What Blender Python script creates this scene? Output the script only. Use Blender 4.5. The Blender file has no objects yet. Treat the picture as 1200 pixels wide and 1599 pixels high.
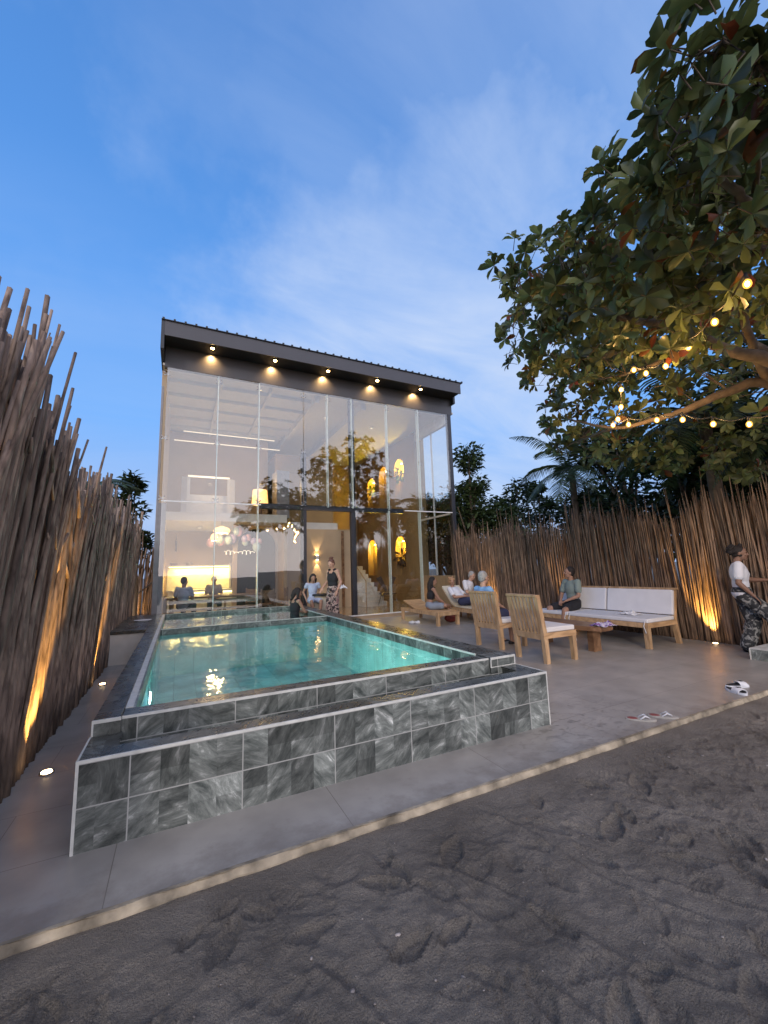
import bpy, bmesh, math, random
import numpy as np
from mathutils import Vector, Matrix, noise
random.seed(7)
R = math.radians
PI = math.pi
sc = bpy.context.scene
col = sc.collection

# ------------------------------------------------------------------ camera
cd = bpy.data.cameras.new("camera")
cam = bpy.data.objects.new("camera", cd)
col.objects.link(cam)
cd.sensor_fit = 'HORIZONTAL'
cd.sensor_width = 36.0
cd.lens = 19.2
cd.clip_start = 0.05
cd.clip_end = 2000
CAMROT = Matrix(((0.894961, -0.034417, -0.444815),(-0.445052, -0.138577, -0.884717),(-0.031192, 0.989753, -0.139339))).to_4x4()
cam.matrix_world = Matrix.Translation((0, 0, 1.45)) @ CAMROT
sc.camera = cam

# ------------------------------------------------------------------ world
w = bpy.data.worlds.new("World")
sc.world = w
w.use_nodes = True
nt = w.node_tree
nt.nodes.clear()
def N(t, **k):
    n = nt.nodes.new(t)
    for a, b in k.items():
        setattr(n, a, b)
    return n
def L(a, b):
    nt.links.new(a, b)
out = N('ShaderNodeOutputWorld')
bg = N('ShaderNodeBackground')
L(bg.outputs[0], out.inputs[0])
sky = N('ShaderNodeTexSky')
sky.sky_type = 'NISHITA'
sky.sun_disc = False
sky.sun_elevation = R(2.0)
sky.sun_rotation = R(200)
sky.altitude = 0
tc = N('ShaderNodeTexCoord')
sp = N('ShaderNodeSeparateXYZ')
L(tc.outputs['Generated'], sp.inputs[0])
rmp = N('ShaderNodeValToRGB')
e = rmp.color_ramp.elements
e[0].position = 0.0; e[0].color = (0.22, 0.32, 0.52, 1)
e[1].position = 1.0; e[1].color = (0.040, 0.125, 0.36, 1)
for p, c in ((0.12, (0.19, 0.31, 0.58, 1)), (0.32, (0.098, 0.275, 0.64, 1)), (0.55, (0.066, 0.225, 0.58, 1)), (0.78, (0.052, 0.175, 0.47, 1))):
    q = rmp.color_ramp.elements.new(p); q.color = c
L(sp.outputs['Z'], rmp.inputs[0])
# streaky high cloud: project the direction on a plane, stretch the noise
zz = N('ShaderNodeMath', operation='MAXIMUM'); zz.inputs[1].default_value = 0.0
L(sp.outputs['Z'], zz.inputs[0])
za = N('ShaderNodeMath', operation='ADD'); za.inputs[1].default_value = 0.22
L(zz.outputs[0], za.inputs[0])
dv = N('ShaderNodeVectorMath', operation='DIVIDE')
L(tc.outputs['Generated'], dv.inputs[0])
cm = N('ShaderNodeCombineXYZ')
for i in range(3): L(za.outputs[0], cm.inputs[i])
L(cm.outputs[0], dv.inputs[1])
mp = N('ShaderNodeMapping')
mp.inputs['Rotation'].default_value = (0, 0, R(-52))
mp.inputs['Scale'].default_value = (0.34, 1.0, 0.0)
mp.inputs['Location'].default_value = (1.7, 0.2, 0)
L(dv.outputs[0], mp.inputs[0])
nz = N('ShaderNodeTexNoise'); nz.inputs['Scale'].default_value = 0.95; nz.inputs['Detail'].default_value = 3; nz.inputs['Roughness'].default_value = 0.45
nz.inputs['Distortion'].default_value = 0.25
L(mp.outputs[0], nz.inputs['Vector'])
cr = N('ShaderNodeMapRange'); cr.inputs[1].default_value = 0.40; cr.inputs[2].default_value = 0.74; cr.interpolation_type = 'SMOOTHSTEP'
L(nz.outputs[0], cr.inputs[0])
nz2 = N('ShaderNodeTexNoise'); nz2.inputs['Scale'].default_value = 3.2; nz2.inputs['Detail'].default_value = 8; nz2.inputs['Roughness'].default_value = 0.58
nz2.inputs['Distortion'].default_value = 0.5
L(mp.outputs[0], nz2.inputs['Vector'])
cr2 = N('ShaderNodeMapRange'); cr2.inputs[1].default_value = 0.25; cr2.inputs[2].default_value = 0.75; cr2.inputs[3].default_value = 0.15; cr2.inputs[4].default_value = 1.25
L(nz2.outputs[0], cr2.inputs[0])
# the cloud sheets that stand over the house and overhead, torn by warping the direction
wn = N('ShaderNodeTexNoise'); wn.inputs['Scale'].default_value = 2.6; wn.inputs['Detail'].default_value = 6; wn.inputs['Roughness'].default_value = 0.6
L(tc.outputs['Generated'], wn.inputs['Vector'])
wsub = N('ShaderNodeVectorMath', operation='SUBTRACT'); wsub.inputs[1].default_value = (0.5, 0.5, 0.5); L(wn.outputs['Color'], wsub.inputs[0])
wscl = N('ShaderNodeVectorMath', operation='SCALE'); wscl.inputs['Scale'].default_value = 0.8; L(wsub.outputs[0], wscl.inputs[0])
wdir = N('ShaderNodeVectorMath', operation='ADD'); L(tc.outputs['Generated'], wdir.inputs[0]); L(wscl.outputs[0], wdir.inputs[1])
wnm = N('ShaderNodeVectorMath', operation='NORMALIZE'); L(wdir.outputs[0], wnm.inputs[0])
acc = None
for (d_, half, full, k_) in (((0.457, 0.74, 0.49), 20, 4, 1.15), ((0.516, 0.585, 0.626), 12, 3, 0.9), ((0.55, 0.78, 0.36), 17, 4, 1.0), ((0.20, 0.555, 0.81), 10, 2, 0.42), ((0.06, 0.52, 0.85), 13, 4, 0.3), ((0.337, 0.436, 0.834), 13, 3, 0.4), ((-0.1, 0.94, 0.30), 15, 5, 0.15), ((0.62, 0.22, 0.75), 14, 4, 0.4), ((-0.3, -0.7, 0.6), 30, 8, 0.6)):
    dd = N('ShaderNodeVectorMath', operation='DOT_PRODUCT'); dd.inputs[1].default_value = Vector(d_).normalized(); L(wnm.outputs[0], dd.inputs[0])
    mm = N('ShaderNodeMapRange'); mm.interpolation_type = 'SMOOTHSTEP'
    mm.inputs[1].default_value = math.cos(R(half * 1.45)); mm.inputs[2].default_value = math.cos(R(full * 0.4)); mm.inputs[3].default_value = 0; mm.inputs[4].default_value = k_ * 1.02
    L(dd.outputs['Value'], mm.inputs[0])
    if acc is None: acc = mm
    else:
        q = N('ShaderNodeMath', operation='MAXIMUM'); L(acc.outputs[0], q.inputs[0]); L(mm.outputs[0], q.inputs[1]); acc = q
crk = N('ShaderNodeMath', operation='MULTIPLY'); crk.inputs[1].default_value = 0.45; L(cr.outputs[0], crk.inputs[0])
cmx = N('ShaderNodeMath', operation='ADD'); L(crk.outputs[0], cmx.inputs[0]); L(acc.outputs[0], cmx.inputs[1])
cmu = N('ShaderNodeMath', operation='MULTIPLY'); L(cmx.outputs[0], cmu.inputs[0]); L(cr2.outputs[0], cmu.inputs[1])
cmul = N('ShaderNodeMath', operation='MULTIPLY'); cmul.inputs[1].default_value = 0.85; cmul.use_clamp = True
L(cmu.outputs[0], cmul.inputs[0])
mxc = N('ShaderNodeMixRGB'); mxc.inputs[2].default_value = (0.34, 0.43, 0.62, 1)
L(cmul.outputs[0], mxc.inputs[0]); L(rmp.outputs[0], mxc.inputs[1])
# the afterglow of the sun that has just gone down over the sea, behind the camera
dt = N('ShaderNodeVectorMath', operation='DOT_PRODUCT'); dt.inputs[1].default_value = Vector((-0.10, -0.97, 0.22)).normalized()
L(tc.outputs['Generated'], dt.inputs[0])
gl = N('ShaderNodeMapRange'); gl.inputs[1].default_value = 0.25; gl.inputs[2].default_value = 1.0; gl.interpolation_type = 'SMOOTHSTEP'
L(dt.outputs['Value'], gl.inputs[0])
glc = N('ShaderNodeMixRGB', blend_type='ADD'); glc.inputs[2].default_value = (0.95, 0.80, 0.66, 1)
L(gl.outputs[0], glc.inputs[0]); L(mxc.outputs[0], glc.inputs[1])
sks = N('ShaderNodeMixRGB', blend_type='ADD'); sks.inputs[0].default_value = 0.03
L(glc.outputs[0], sks.inputs[1]); L(sky.outputs[0], sks.inputs[2])
L(sks.outputs[0], bg.inputs[0])
bg.inputs[1].default_value = 1.0

# ------------------------------------------------------------------ sun (last glow, very soft)
sl = bpy.data.lights.new("sun", 'SUN')
sl.energy = 0.65
sl.angle = R(6)
sl.color = (1.0, 0.90, 0.80)
so = bpy.data.objects.new("sun", sl)
col.objects.link(so)
so.rotation_euler = (R(72), 0, R(-38))
so.location = (0, -20, 12)

sc.view_settings.view_transform = 'Standard'
sc.view_settings.look = 'None'
sc.view_settings.exposure = 0.55
sc.view_settings.gamma = 1.0
sc.view_settings.use_curve_mapping = False
try:
    sc.cycles.use_denoising = True
    sc.cycles.max_bounces = 10
    sc.cycles.transparent_max_bounces = 24
    sc.cycles.transmission_bounces = 6
    sc.cycles.glossy_bounces = 4
    sc.cycles.diffuse_bounces = 3
    sc.cycles.caustics_reflective = False
    sc.cycles.caustics_refractive = False
    sc.cycles.sample_clamp_indirect = 6.0
except Exception:
    pass

# ------------------------------------------------------------------ materials
MAT = {}
def mat(name):
    m = bpy.data.materials.new(name)
    m.use_nodes = True
    MAT[name] = m
    return m, m.node_tree
def setc(b, c): b.default_value = (c[0], c[1], c[2], 1)
def plain(name, c, rough=0.6, metal=0.0, var=0.12, scale=6.0, bump=0.0, bscale=40.0, emit=None, es=0.0, coat=0.0, island=0.0):
    """a principled surface whose colour wanders a little with object-space noise"""
    m, t = mat(name)
    b = t.nodes['Principled BSDF']
    b.inputs['Roughness'].default_value = rough
    b.inputs['Metallic'].default_value = metal
    b.inputs['Coat Weight'].default_value = coat
    o = t.nodes.new('ShaderNodeTexCoord')
    n = t.nodes.new('ShaderNodeTexNoise')
    n.inputs['Scale'].default_value = scale; n.inputs['Detail'].default_value = 5
    t.links.new(o.outputs['Object'], n.inputs['Vector'])
    r = t.nodes.new('ShaderNodeValToRGB')
    lo = [max(0, x * (1 - var)) for x in c]; hi = [min(1, x * (1 + var)) for x in c]
    r.color_ramp.elements[0].position = 0.3; r.color_ramp.elements[0].color = (*lo, 1)
    r.color_ramp.elements[1].position = 0.7; r.color_ramp.elements[1].color = (*hi, 1)
    t.links.new(n.outputs[0], r.inputs[0])
    src = r.outputs[0]
    if island:
        g = t.nodes.new('ShaderNodeNewGeometry')
        mr = t.nodes.new('ShaderNodeMapRange'); mr.inputs[3].default_value = 1 - island; mr.inputs[4].default_value = 1 + island
        t.links.new(g.outputs['Random Per Island'], mr.inputs[0])
        mu = t.nodes.new('ShaderNodeVectorMath'); mu.operation = 'SCALE'
        t.links.new(src, mu.inputs[0]); t.links.new(mr.outputs[0], mu.inputs['Scale'])
        src = mu.outputs[0]
    t.links.new(src, b.inputs['Base Color'])
    if bump:
        n2 = t.nodes.new('ShaderNodeTexNoise'); n2.inputs['Scale'].default_value = bscale; n2.inputs['Detail'].default_value = 4
        t.links.new(o.outputs['Object'], n2.inputs['Vector'])
        bp = t.nodes.new('ShaderNodeBump'); bp.inputs['Strength'].default_value = bump; bp.inputs['Distance'].default_value = 0.01
        t.links.new(n2.outputs[0], bp.inputs['Height']); t.links.new(bp.outputs[0], b.inputs['Normal'])
    if emit:
        setc(b.inputs['Emission Color'], emit); b.inputs['Emission Strength'].default_value = es
    return m

def wood(name, c1, c2, scale=1.0, axis=(1, 1, 1), rough=0.55, island=0.15):
    m, t = mat(name)
    b = t.nodes['Principled BSDF']; b.inputs['Roughness'].default_value = rough
    o = t.nodes.new('ShaderNodeTexCoord')
    mp = t.nodes.new('ShaderNodeMapping'); mp.inputs['Scale'].default_value = axis
    t.links.new(o.outputs['Object'], mp.inputs[0])
    n = t.nodes.new('ShaderNodeTexNoise'); n.inputs['Scale'].default_value = 9 * scale; n.inputs['Detail'].default_value = 8; n.inputs['Distortion'].default_value = 1.2
    t.links.new(mp.outputs[0], n.inputs['Vector'])
    r = t.nodes.new('ShaderNodeValToRGB')
    r.color_ramp.elements[0].position = 0.32; r.color_ramp.elements[0].color = (*c1, 1)
    r.color_ramp.elements[1].position = 0.68; r.color_ramp.elements[1].color = (*c2, 1)
    t.links.new(n.outputs[0], r.inputs[0])
    g = t.nodes.new('ShaderNodeNewGeometry')
    mr = t.nodes.new('ShaderNodeMapRange'); mr.inputs[3].default_value = 1 - island; mr.inputs[4].default_value = 1 + island
    t.links.new(g.outputs['Random Per Island'], mr.inputs[0])
    mu = t.nodes.new('ShaderNodeVectorMath'); mu.operation = 'SCALE'
    t.links.new(r.outputs[0], mu.inputs[0]); t.links.new(mr.outputs[0], mu.inputs['Scale'])
    t.links.new(mu.outputs[0], b.inputs['Base Color'])
    bp = t.nodes.new('ShaderNodeBump'); bp.inputs['Strength'].default_value = 0.35; bp.inputs['Distance'].default_value = 0.006
    t.links.new(n.outputs[0], bp.inputs['Height']); t.links.new(bp.outputs[0], b.inputs['Normal'])
    return m

def two_tone(name, c1, c2, scale, thr=0.5, rough=0.8, c3=None, stretch=(1, 1, 1), soft=0.03):
    """printed cloth: blotches of two or three colours"""
    m, t = mat(name)
    b = t.nodes['Principled BSDF']; b.inputs['Roughness'].default_value = rough
    o = t.nodes.new('ShaderNodeTexCoord')
    mp = t.nodes.new('ShaderNodeMapping'); mp.inputs['Scale'].default_value = stretch
    t.links.new(o.outputs['Object'], mp.inputs[0])
    n = t.nodes.new('ShaderNodeTexNoise'); n.inputs['Scale'].default_value = scale; n.inputs['Detail'].default_value = 2; n.inputs['Distortion'].default_value = 1.0
    t.links.new(mp.outputs[0], n.inputs['Vector'])
    r = t.nodes.new('ShaderNodeValToRGB')
    r.color_ramp.elements[0].position = thr - soft; r.color_ramp.elements[0].color = (*c1, 1)
    r.color_ramp.elements[1].position = thr + soft; r.color_ramp.elements[1].color = (*c2, 1)
    if c3:
        q = r.color_ramp.elements.new(min(0.98, thr + 0.09)); q.color = (*c2, 1)
        q = r.color_ramp.elements.new(min(0.99, thr + 0.11)); q.color = (*c3, 1)
    t.links.new(n.outputs[0], r.inputs[0]); t.links.new(r.outputs[0], b.inputs['Base Color'])
    return m

def tile_mat(name, bw, bh, offx, offz, grout=True, rough=0.32, gain=1.0):
    """slate-look porcelain: big tiles with pale grout, printed with smaller square patches full of streaks"""
    m, t = mat(name)
    b = t.nodes['Principled BSDF']
    uv = t.nodes.new('ShaderNodeUVMap')
    mp = t.nodes.new('ShaderNodeMapping'); mp.inputs['Location'].default_value = (offx, offz, 0)
    t.links.new(uv.outputs[0], mp.inputs[0])
    def brick(w_, h_, mortar, off=0.0):
        k = t.nodes.new('ShaderNodeTexBrick')
        k.offset = off; k.squash = 1.0
        k.inputs['Scale'].default_value = 1.0
        k.inputs['Mortar Size'].default_value = mortar
        k.inputs['Mortar Smooth'].default_value = 0.0
        k.inputs['Brick Width'].default_value = w_
        k.inputs['Row Height'].default_value = h_
        k.inputs['Color1'].default_value = (0, 0, 0, 1); k.inputs['Color2'].default_value = (1, 1, 1, 1)
        k.inputs['Mortar'].default_value = (0.5, 0.5, 0.5, 1)
        t.links.new(mp.outputs[0], k.inputs['Vector'])
        return k
    big = brick(bw, bh, 0.0035 if grout else 0.0012)
    def cells(sx, sy, seed):
        a = t.nodes.new('ShaderNodeVectorMath'); a.operation = 'ADD'; a.inputs[1].default_value = (50 * sx + seed * 0.0, 50 * sy, 0)
        t.links.new(mp.outputs[0], a.inputs[0])
        d = t.nodes.new('ShaderNodeVectorMath'); d.operation = 'DIVIDE'; d.inputs[1].default_value = (sx, sy, 1); t.links.new(a.outputs[0], d.inputs[0])
        f = t.nodes.new('ShaderNodeVectorMath'); f.operation = 'FLOOR'; t.links.new(d.outputs[0], f.inputs[0])
        s = t.nodes.new('ShaderNodeVectorMath'); s.operation = 'ADD'; s.inputs[1].default_value = (seed, seed * 3.1, 0.5); t.links.new(f.outputs[0], s.inputs[0])
        wn_ = t.nodes.new('ShaderNodeTexWhiteNoise'); wn_.noise_dimensions = '3D'; t.links.new(s.outputs[0], wn_.inputs['Vector']); return wn_
    pat = cells(bw / 4.0, bh / 2.0, 3.0); pat2 = cells(bw / 2.0, bh, 9.0); pat3 = cells(bw / 4.0, bh, 5.0)
    # per patch value shifts the noise domain so streaks break at patch borders
    mxp = t.nodes.new('ShaderNodeMixRGB'); mxp.inputs[0].default_value = 0.5
    t.links.new(pat3.outputs['Color'], mxp.inputs[1]); t.links.new(pat2.outputs['Color'], mxp.inputs[2])
    ad = t.nodes.new('ShaderNodeVectorMath'); ad.operation = 'MULTIPLY_ADD'
    ad.inputs[1].default_value = (31, 17, 5)
    t.links.new(mxp.outputs[0], ad.inputs[0]); t.links.new(mp.outputs[0], ad.inputs[2])
    ang = t.nodes.new('ShaderNodeMath'); ang.operation = 'MULTIPLY'; ang.inputs[1].default_value = 2.6; t.links.new(pat3.outputs['Value'], ang.inputs[0])
    vr = t.nodes.new('ShaderNodeVectorRotate'); vr.rotation_type = 'Z_AXIS'; t.links.new(ad.outputs[0], vr.inputs['Vector']); t.links.new(ang.outputs[0], vr.inputs['Angle'])
    rot = t.nodes.new('ShaderNodeMapping'); rot.inputs['Rotation'].default_value = (0, 0, 0); rot.inputs['Scale'].default_value = (1.9, 0.6, 1)
    t.links.new(vr.outputs[0], rot.inputs[0])
    n = t.nodes.new('ShaderNodeTexNoise'); n.inputs['Scale'].default_value = 8.5; n.inputs['Detail'].default_value = 12
    n.inputs['Roughness'].default_value = 0.72; n.inputs['Distortion'].default_value = 0.45
    t.links.new(rot.outputs[0], n.inputs['Vector'])
    r = t.nodes.new('ShaderNodeValToRGB'); cr_ = r.color_ramp
    g = gain
    cr_.elements[0].position = 0.30; cr_.elements[0].color = (0.020 * g, 0.026 * g, 0.025 * g, 1)
    cr_.elements[1].position = 0.70; cr_.elements[1].color = (0.44 * g, 0.45 * g, 0.43 * g, 1)
    q = cr_.elements.new(0.45); q.color = (0.086 * g, 0.095 * g, 0.088 * g, 1)
    q = cr_.elements.new(0.58); q.color = (0.165 * g, 0.178 * g, 0.165 * g, 1)
    t.links.new(n.outputs[0], r.inputs[0])
    # patch brightness
    mr = t.nodes.new('ShaderNodeMapRange'); mr.inputs[1].default_value = 0.1; mr.inputs[2].default_value = 0.9; mr.inputs[3].default_value = 0.42; mr.inputs[4].default_value = 1.85
    pv = t.nodes.new('ShaderNodeMixRGB'); pv.inputs[0].default_value = 0.6
    t.links.new(pat.outputs['Value'], pv.inputs[1]); t.links.new(pat3.outputs['Value'], pv.inputs[2])
    t.links.new(pv.outputs[0], mr.inputs[0])
    mu = t.nodes.new('ShaderNodeVectorMath'); mu.operation = 'SCALE'
    t.links.new(r.outputs[0], mu.inputs[0]); t.links.new(mr.outputs[0], mu.inputs['Scale'])
    gm = t.nodes.new('ShaderNodeMixRGB'); gm.inputs[2].default_value = (0.38, 0.38, 0.36, 1) if grout else (0.05, 0.055, 0.06, 1)
    t.links.new(big.outputs['Fac'], gm.inputs[0]); t.links.new(mu.outputs[0], gm.inputs[1])
    t.links.new(gm.outputs[0], b.inputs['Base Color'])
    rr = t.nodes.new('ShaderNodeMapRange'); rr.inputs[3].default_value = rough - 0.1; rr.inputs[4].default_value = rough + 0.15
    t.links.new(n.outputs[0], rr.inputs[0]); t.links.new(rr.outputs[0], b.inputs['Roughness'])
    bp = t.nodes.new('ShaderNodeBump'); bp.inputs['Strength'].default_value = 0.25; bp.inputs['Distance'].default_value = 0.004
    t.links.new(n.outputs[0], bp.inputs['Height']); t.links.new(bp.outputs[0], b.inputs['Normal'])
    return m

def glass_mat(name, ior=1.8, tint=(0.93, 0.95, 0.95)):
    m, t = mat(name)
    t.nodes.remove(t.nodes['Principled BSDF'])
    o = t.nodes['Material Output']
    fr = t.nodes.new('ShaderNodeFresnel')
    ge = t.nodes.new('ShaderNodeNewGeometry'); io = t.nodes.new('ShaderNodeMapRange')
    io.inputs[3].default_value = ior; io.inputs[4].default_value = 1.0 / ior
    t.links.new(ge.outputs['Backfacing'], io.inputs[0]); t.links.new(io.outputs[0], fr.inputs[0])
    tr = t.nodes.new('ShaderNodeBsdfTransparent'); setc(tr.inputs[0], tint)
    gs = t.nodes.new('ShaderNodeBsdfGlossy'); gs.inputs['Roughness'].default_value = 0.0
    n = t.nodes.new('ShaderNodeTexNoise'); n.inputs['Scale'].default_value = 0.9; n.inputs['Detail'].default_value = 1
    tc_ = t.nodes.new('ShaderNodeTexCoord'); t.links.new(tc_.outputs['Object'], n.inputs['Vector'])
    bp = t.nodes.new('ShaderNodeBump'); bp.inputs['Strength'].default_value = 0.15; bp.inputs['Distance'].default_value = 0.02
    t.links.new(n.outputs[0], bp.inputs['Height']); t.links.new(bp.outputs[0], gs.inputs['Normal'])
    mx = t.nodes.new('ShaderNodeMixShader')
    t.links.new(fr.outputs[0], mx.inputs[0]); t.links.new(tr.outputs[0], mx.inputs[1]); t.links.new(gs.outputs[0], mx.inputs[2])
    t.links.new(mx.outputs[0], o.inputs['Surface'])
    return m

def emit_mat(name, c, s):
    m, t = mat(name)
    b = t.nodes['Principled BSDF']
    setc(b.inputs['Base Color'], (0.8, 0.8, 0.8)); setc(b.inputs['Emission Color'], c); b.inputs['Emission Strength'].default_value = s
    return m

# ------------------------------------------------------------------ mesh helpers
class MB:
    def __init__(s): s.b = bmesh.new()
    def box(s, a, b_, M=None, bev=0.0):
        x0, y0, z0 = a; x1, y1, z1 = b_
        v = [s.b.verts.new((x, y, z)) for x in (x0, x1) for y in (y0, y1) for z in (z0, z1)]
        fs = []
        for q in ((0, 1, 3, 2), (4, 6, 7, 5), (0, 4, 5, 1), (2, 3, 7, 6), (0, 2, 6, 4), (1, 5, 7, 3)):
            fs.append(s.b.faces.new([v[i] for i in q]))
        if bev:
            ed = set(e for f in fs for e in f.edges)
            r = bmesh.ops.bevel(s.b, geom=list(ed), offset=bev, segments=2, affect='EDGES', profile=0.6)
            v = list({x for f in r['faces'] for x in f.verts} | {x for f in fs if f.is_valid for x in f.verts})
        if M is not None:
            bmesh.ops.transform(s.b, matrix=M, verts=[x for x in v if x.is_valid])
        return s
    def cube(s, c, d, M=None, bev=0.0):
        return s.box([c[i] - d[i] / 2 for i in range(3)], [c[i] + d[i] / 2 for i in range(3)], M, bev)
    def tube(s, pts, rad, seg=8, caps=True, flat=None):
        pts = [Vector(p) for p in pts]
        if not hasattr(rad, '__len__'): rad = [rad] * len(pts)
        rings = []
        up = Vector((0.137, 0.211, 0.967))
        for i, p in enumerate(pts):
            d = (pts[min(i + 1, len(pts) - 1)] - pts[max(i - 1, 0)]).normalized()
            a = d.cross(up)
            if a.length < 0.2: a = d.cross(Vector((1, 0, 0.1)))
            a.normalize(); c = d.cross(a).normalized()
            rings.append([s.b.verts.new(p + (a * math.cos(t) + c * math.sin(t)) * rad[i]) for t in [2 * PI * k / seg for k in range(seg)]])
        for i in range(len(rings) - 1):
            for k in range(seg):
                f = s.b.faces.new((rings[i][k], rings[i][(k + 1) % seg], rings[i + 1][(k + 1) % seg], rings[i + 1][k]))
                f.smooth = True
        if caps:
            s.b.faces.new(rings[0][::-1]); s.b.faces.new(rings[-1])
        return s
    def cyl(s, p0, p1, r0, r1=None, seg=16):
        return s.tube([p0, p1], [r0, r0 if r1 is None else r1], seg)
    def ball(s, c, r, M=None, u=12, v=8):
        if not hasattr(r, '__len__'): r = (r, r, r)
        T = Matrix.Translation(c) @ (M.to_4x4() if M is not None else Matrix.Identity(4)) @ Matrix.Diagonal((r[0], r[1], r[2], 1))
        q = bmesh.ops.create_uvsphere(s.b, u_segments=u, v_segments=v, radius=1.0, matrix=T)
        for x in q['verts']:
            for f in x.link_faces: f.smooth = True
        return s
    def prism(s, poly, z0, z1, M=None):
        a = [s.b.verts.new((p[0], p[1], z0)) for p in poly]; b_ = [s.b.verts.new((p[0], p[1], z1)) for p in poly]
        n = len(poly)
        s.b.faces.new(a[::-1]); s.b.faces.new(b_)
        for i in range(n): s.b.faces.new((a[i], a[(i + 1) % n], b_[(i + 1) % n], b_[i]))
        if M is not None: bmesh.ops.transform(s.b, matrix=M, verts=a + b_)
        return s
    def face(s, pts):
        s.b.faces.new([s.b.verts.new(p) for p in pts]); return s
    def build(s, name, m, parent=None, uv=False, smooth=False):
        me = bpy.data.meshes.new(name)
        bmesh.ops.recalc_face_normals(s.b, faces=s.b.faces)
        if uv:
            ul = s.b.loops.layers.uv.new('UVMap')
            for f in s.b.faces:
                n = f.normal
                for lp in f.loops:
                    p = lp.vert.co
                    if abs(n.z) > 0.6: lp[ul].uv = (p.x, p.y)
                    elif abs(n.x) > abs(n.y): lp[ul].uv = (p.y, p.z)
                    else: lp[ul].uv = (p.x, p.z)
        s.b.to_mesh(me); s.b.free()
        if smooth: me.shade_smooth()
        if m: me.materials.append(MAT[m] if isinstance(m, str) else m)
        o = bpy.data.objects.new(name, me)
        col.objects.link(o)
        if parent is not None: o.parent = parent
        return o

def tag(o, label=None, cat=None, group=None, kind=None):
    if label: o['label'] = label
    if cat: o['category'] = cat
    if group: o['group'] = group
    if kind: o['kind'] = kind
    return o
def empty(name, loc, label=None, cat=None, group=None, rz=0.0):
    o = bpy.data.objects.new(name, None); o.empty_display_size = 0.2
    col.objects.link(o); o.location = loc; o.rotation_euler = (0, 0, rz)
    return tag(o, label, cat, group)
def copy_tree(o, parent=None):
    c = o.copy(); col.objects.link(c)
    if parent is not None: c.parent = parent
    for ch in list(o.children): copy_tree(ch, c)
    return c
def lamp(kind, loc, energy, color=(1, 0.72, 0.4), parent=None, size=0.05, name='lamp_light', target=None, spot=60, blend=0.6, sy=None):
    l = bpy.data.lights.new(name, kind); l.energy = energy; l.color = color
    if kind == 'SPOT':
        l.spot_size = R(spot); l.spot_blend = blend; l.shadow_soft_size = size
    elif kind == 'POINT': l.shadow_soft_size = size
    elif kind == 'AREA':
        l.size = size
        if sy: l.shape = 'RECTANGLE'; l.size_y = sy
    o = bpy.data.objects.new(name, l); col.objects.link(o)
    o.location = loc
    if target is not None:
        d = Vector(target) - Vector(loc)
        o.rotation_euler = d.to_track_quat('-Z', 'Y').to_euler()
    if parent is not None: o.parent = parent
    return o

def scatter(tv, tf, mats, name, m, parent=None, smooth=False):
    """one mesh out of many transformed copies of a small template (fast path for leaves)"""
    tv = np.array(tv, dtype=np.float64); k = len(tv)
    A = np.array([[list(r) for r in M] for M in mats])
    hv = np.concatenate([tv, np.ones((k, 1))], axis=1)
    V = np.einsum('nij,kj->nki', A[:, :3, :], hv).reshape(-1, 3)
    F = []
    sizes = [len(f) for f in tf]
    flat = np.concatenate([np.array(f) for f in tf])
    n = len(mats)
    allidx = (flat[None, :] + (np.arange(n) * k)[:, None]).reshape(-1)
    starts = np.concatenate([[0], np.cumsum(sizes)[:-1]])
    allst = (starts[None, :] + (np.arange(n) * len(flat))[:, None]).reshape(-1)
    me = bpy.data.meshes.new(name)
    me.vertices.add(len(V)); me.vertices.foreach_set('co', V.astype(np.float32).reshape(-1))
    me.loops.add(len(allidx)); me.loops.foreach_set('vertex_index', allidx.astype(np.int32))
    me.polygons.add(len(allst)); me.polygons.foreach_set('loop_start', allst.astype(np.int32))
    try: me.polygons.foreach_set('loop_total', np.tile(np.array(sizes, dtype=np.int32), n))
    except Exception: pass
    me.update(calc_edges=True); me.validate()
    if smooth: me.shade_smooth()
    me.materials.append(MAT[m] if isinstance(m, str) else m)
    o = bpy.data.objects.new(name, me); col.objects.link(o)
    if parent is not None: o.parent = parent
    return o
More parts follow.
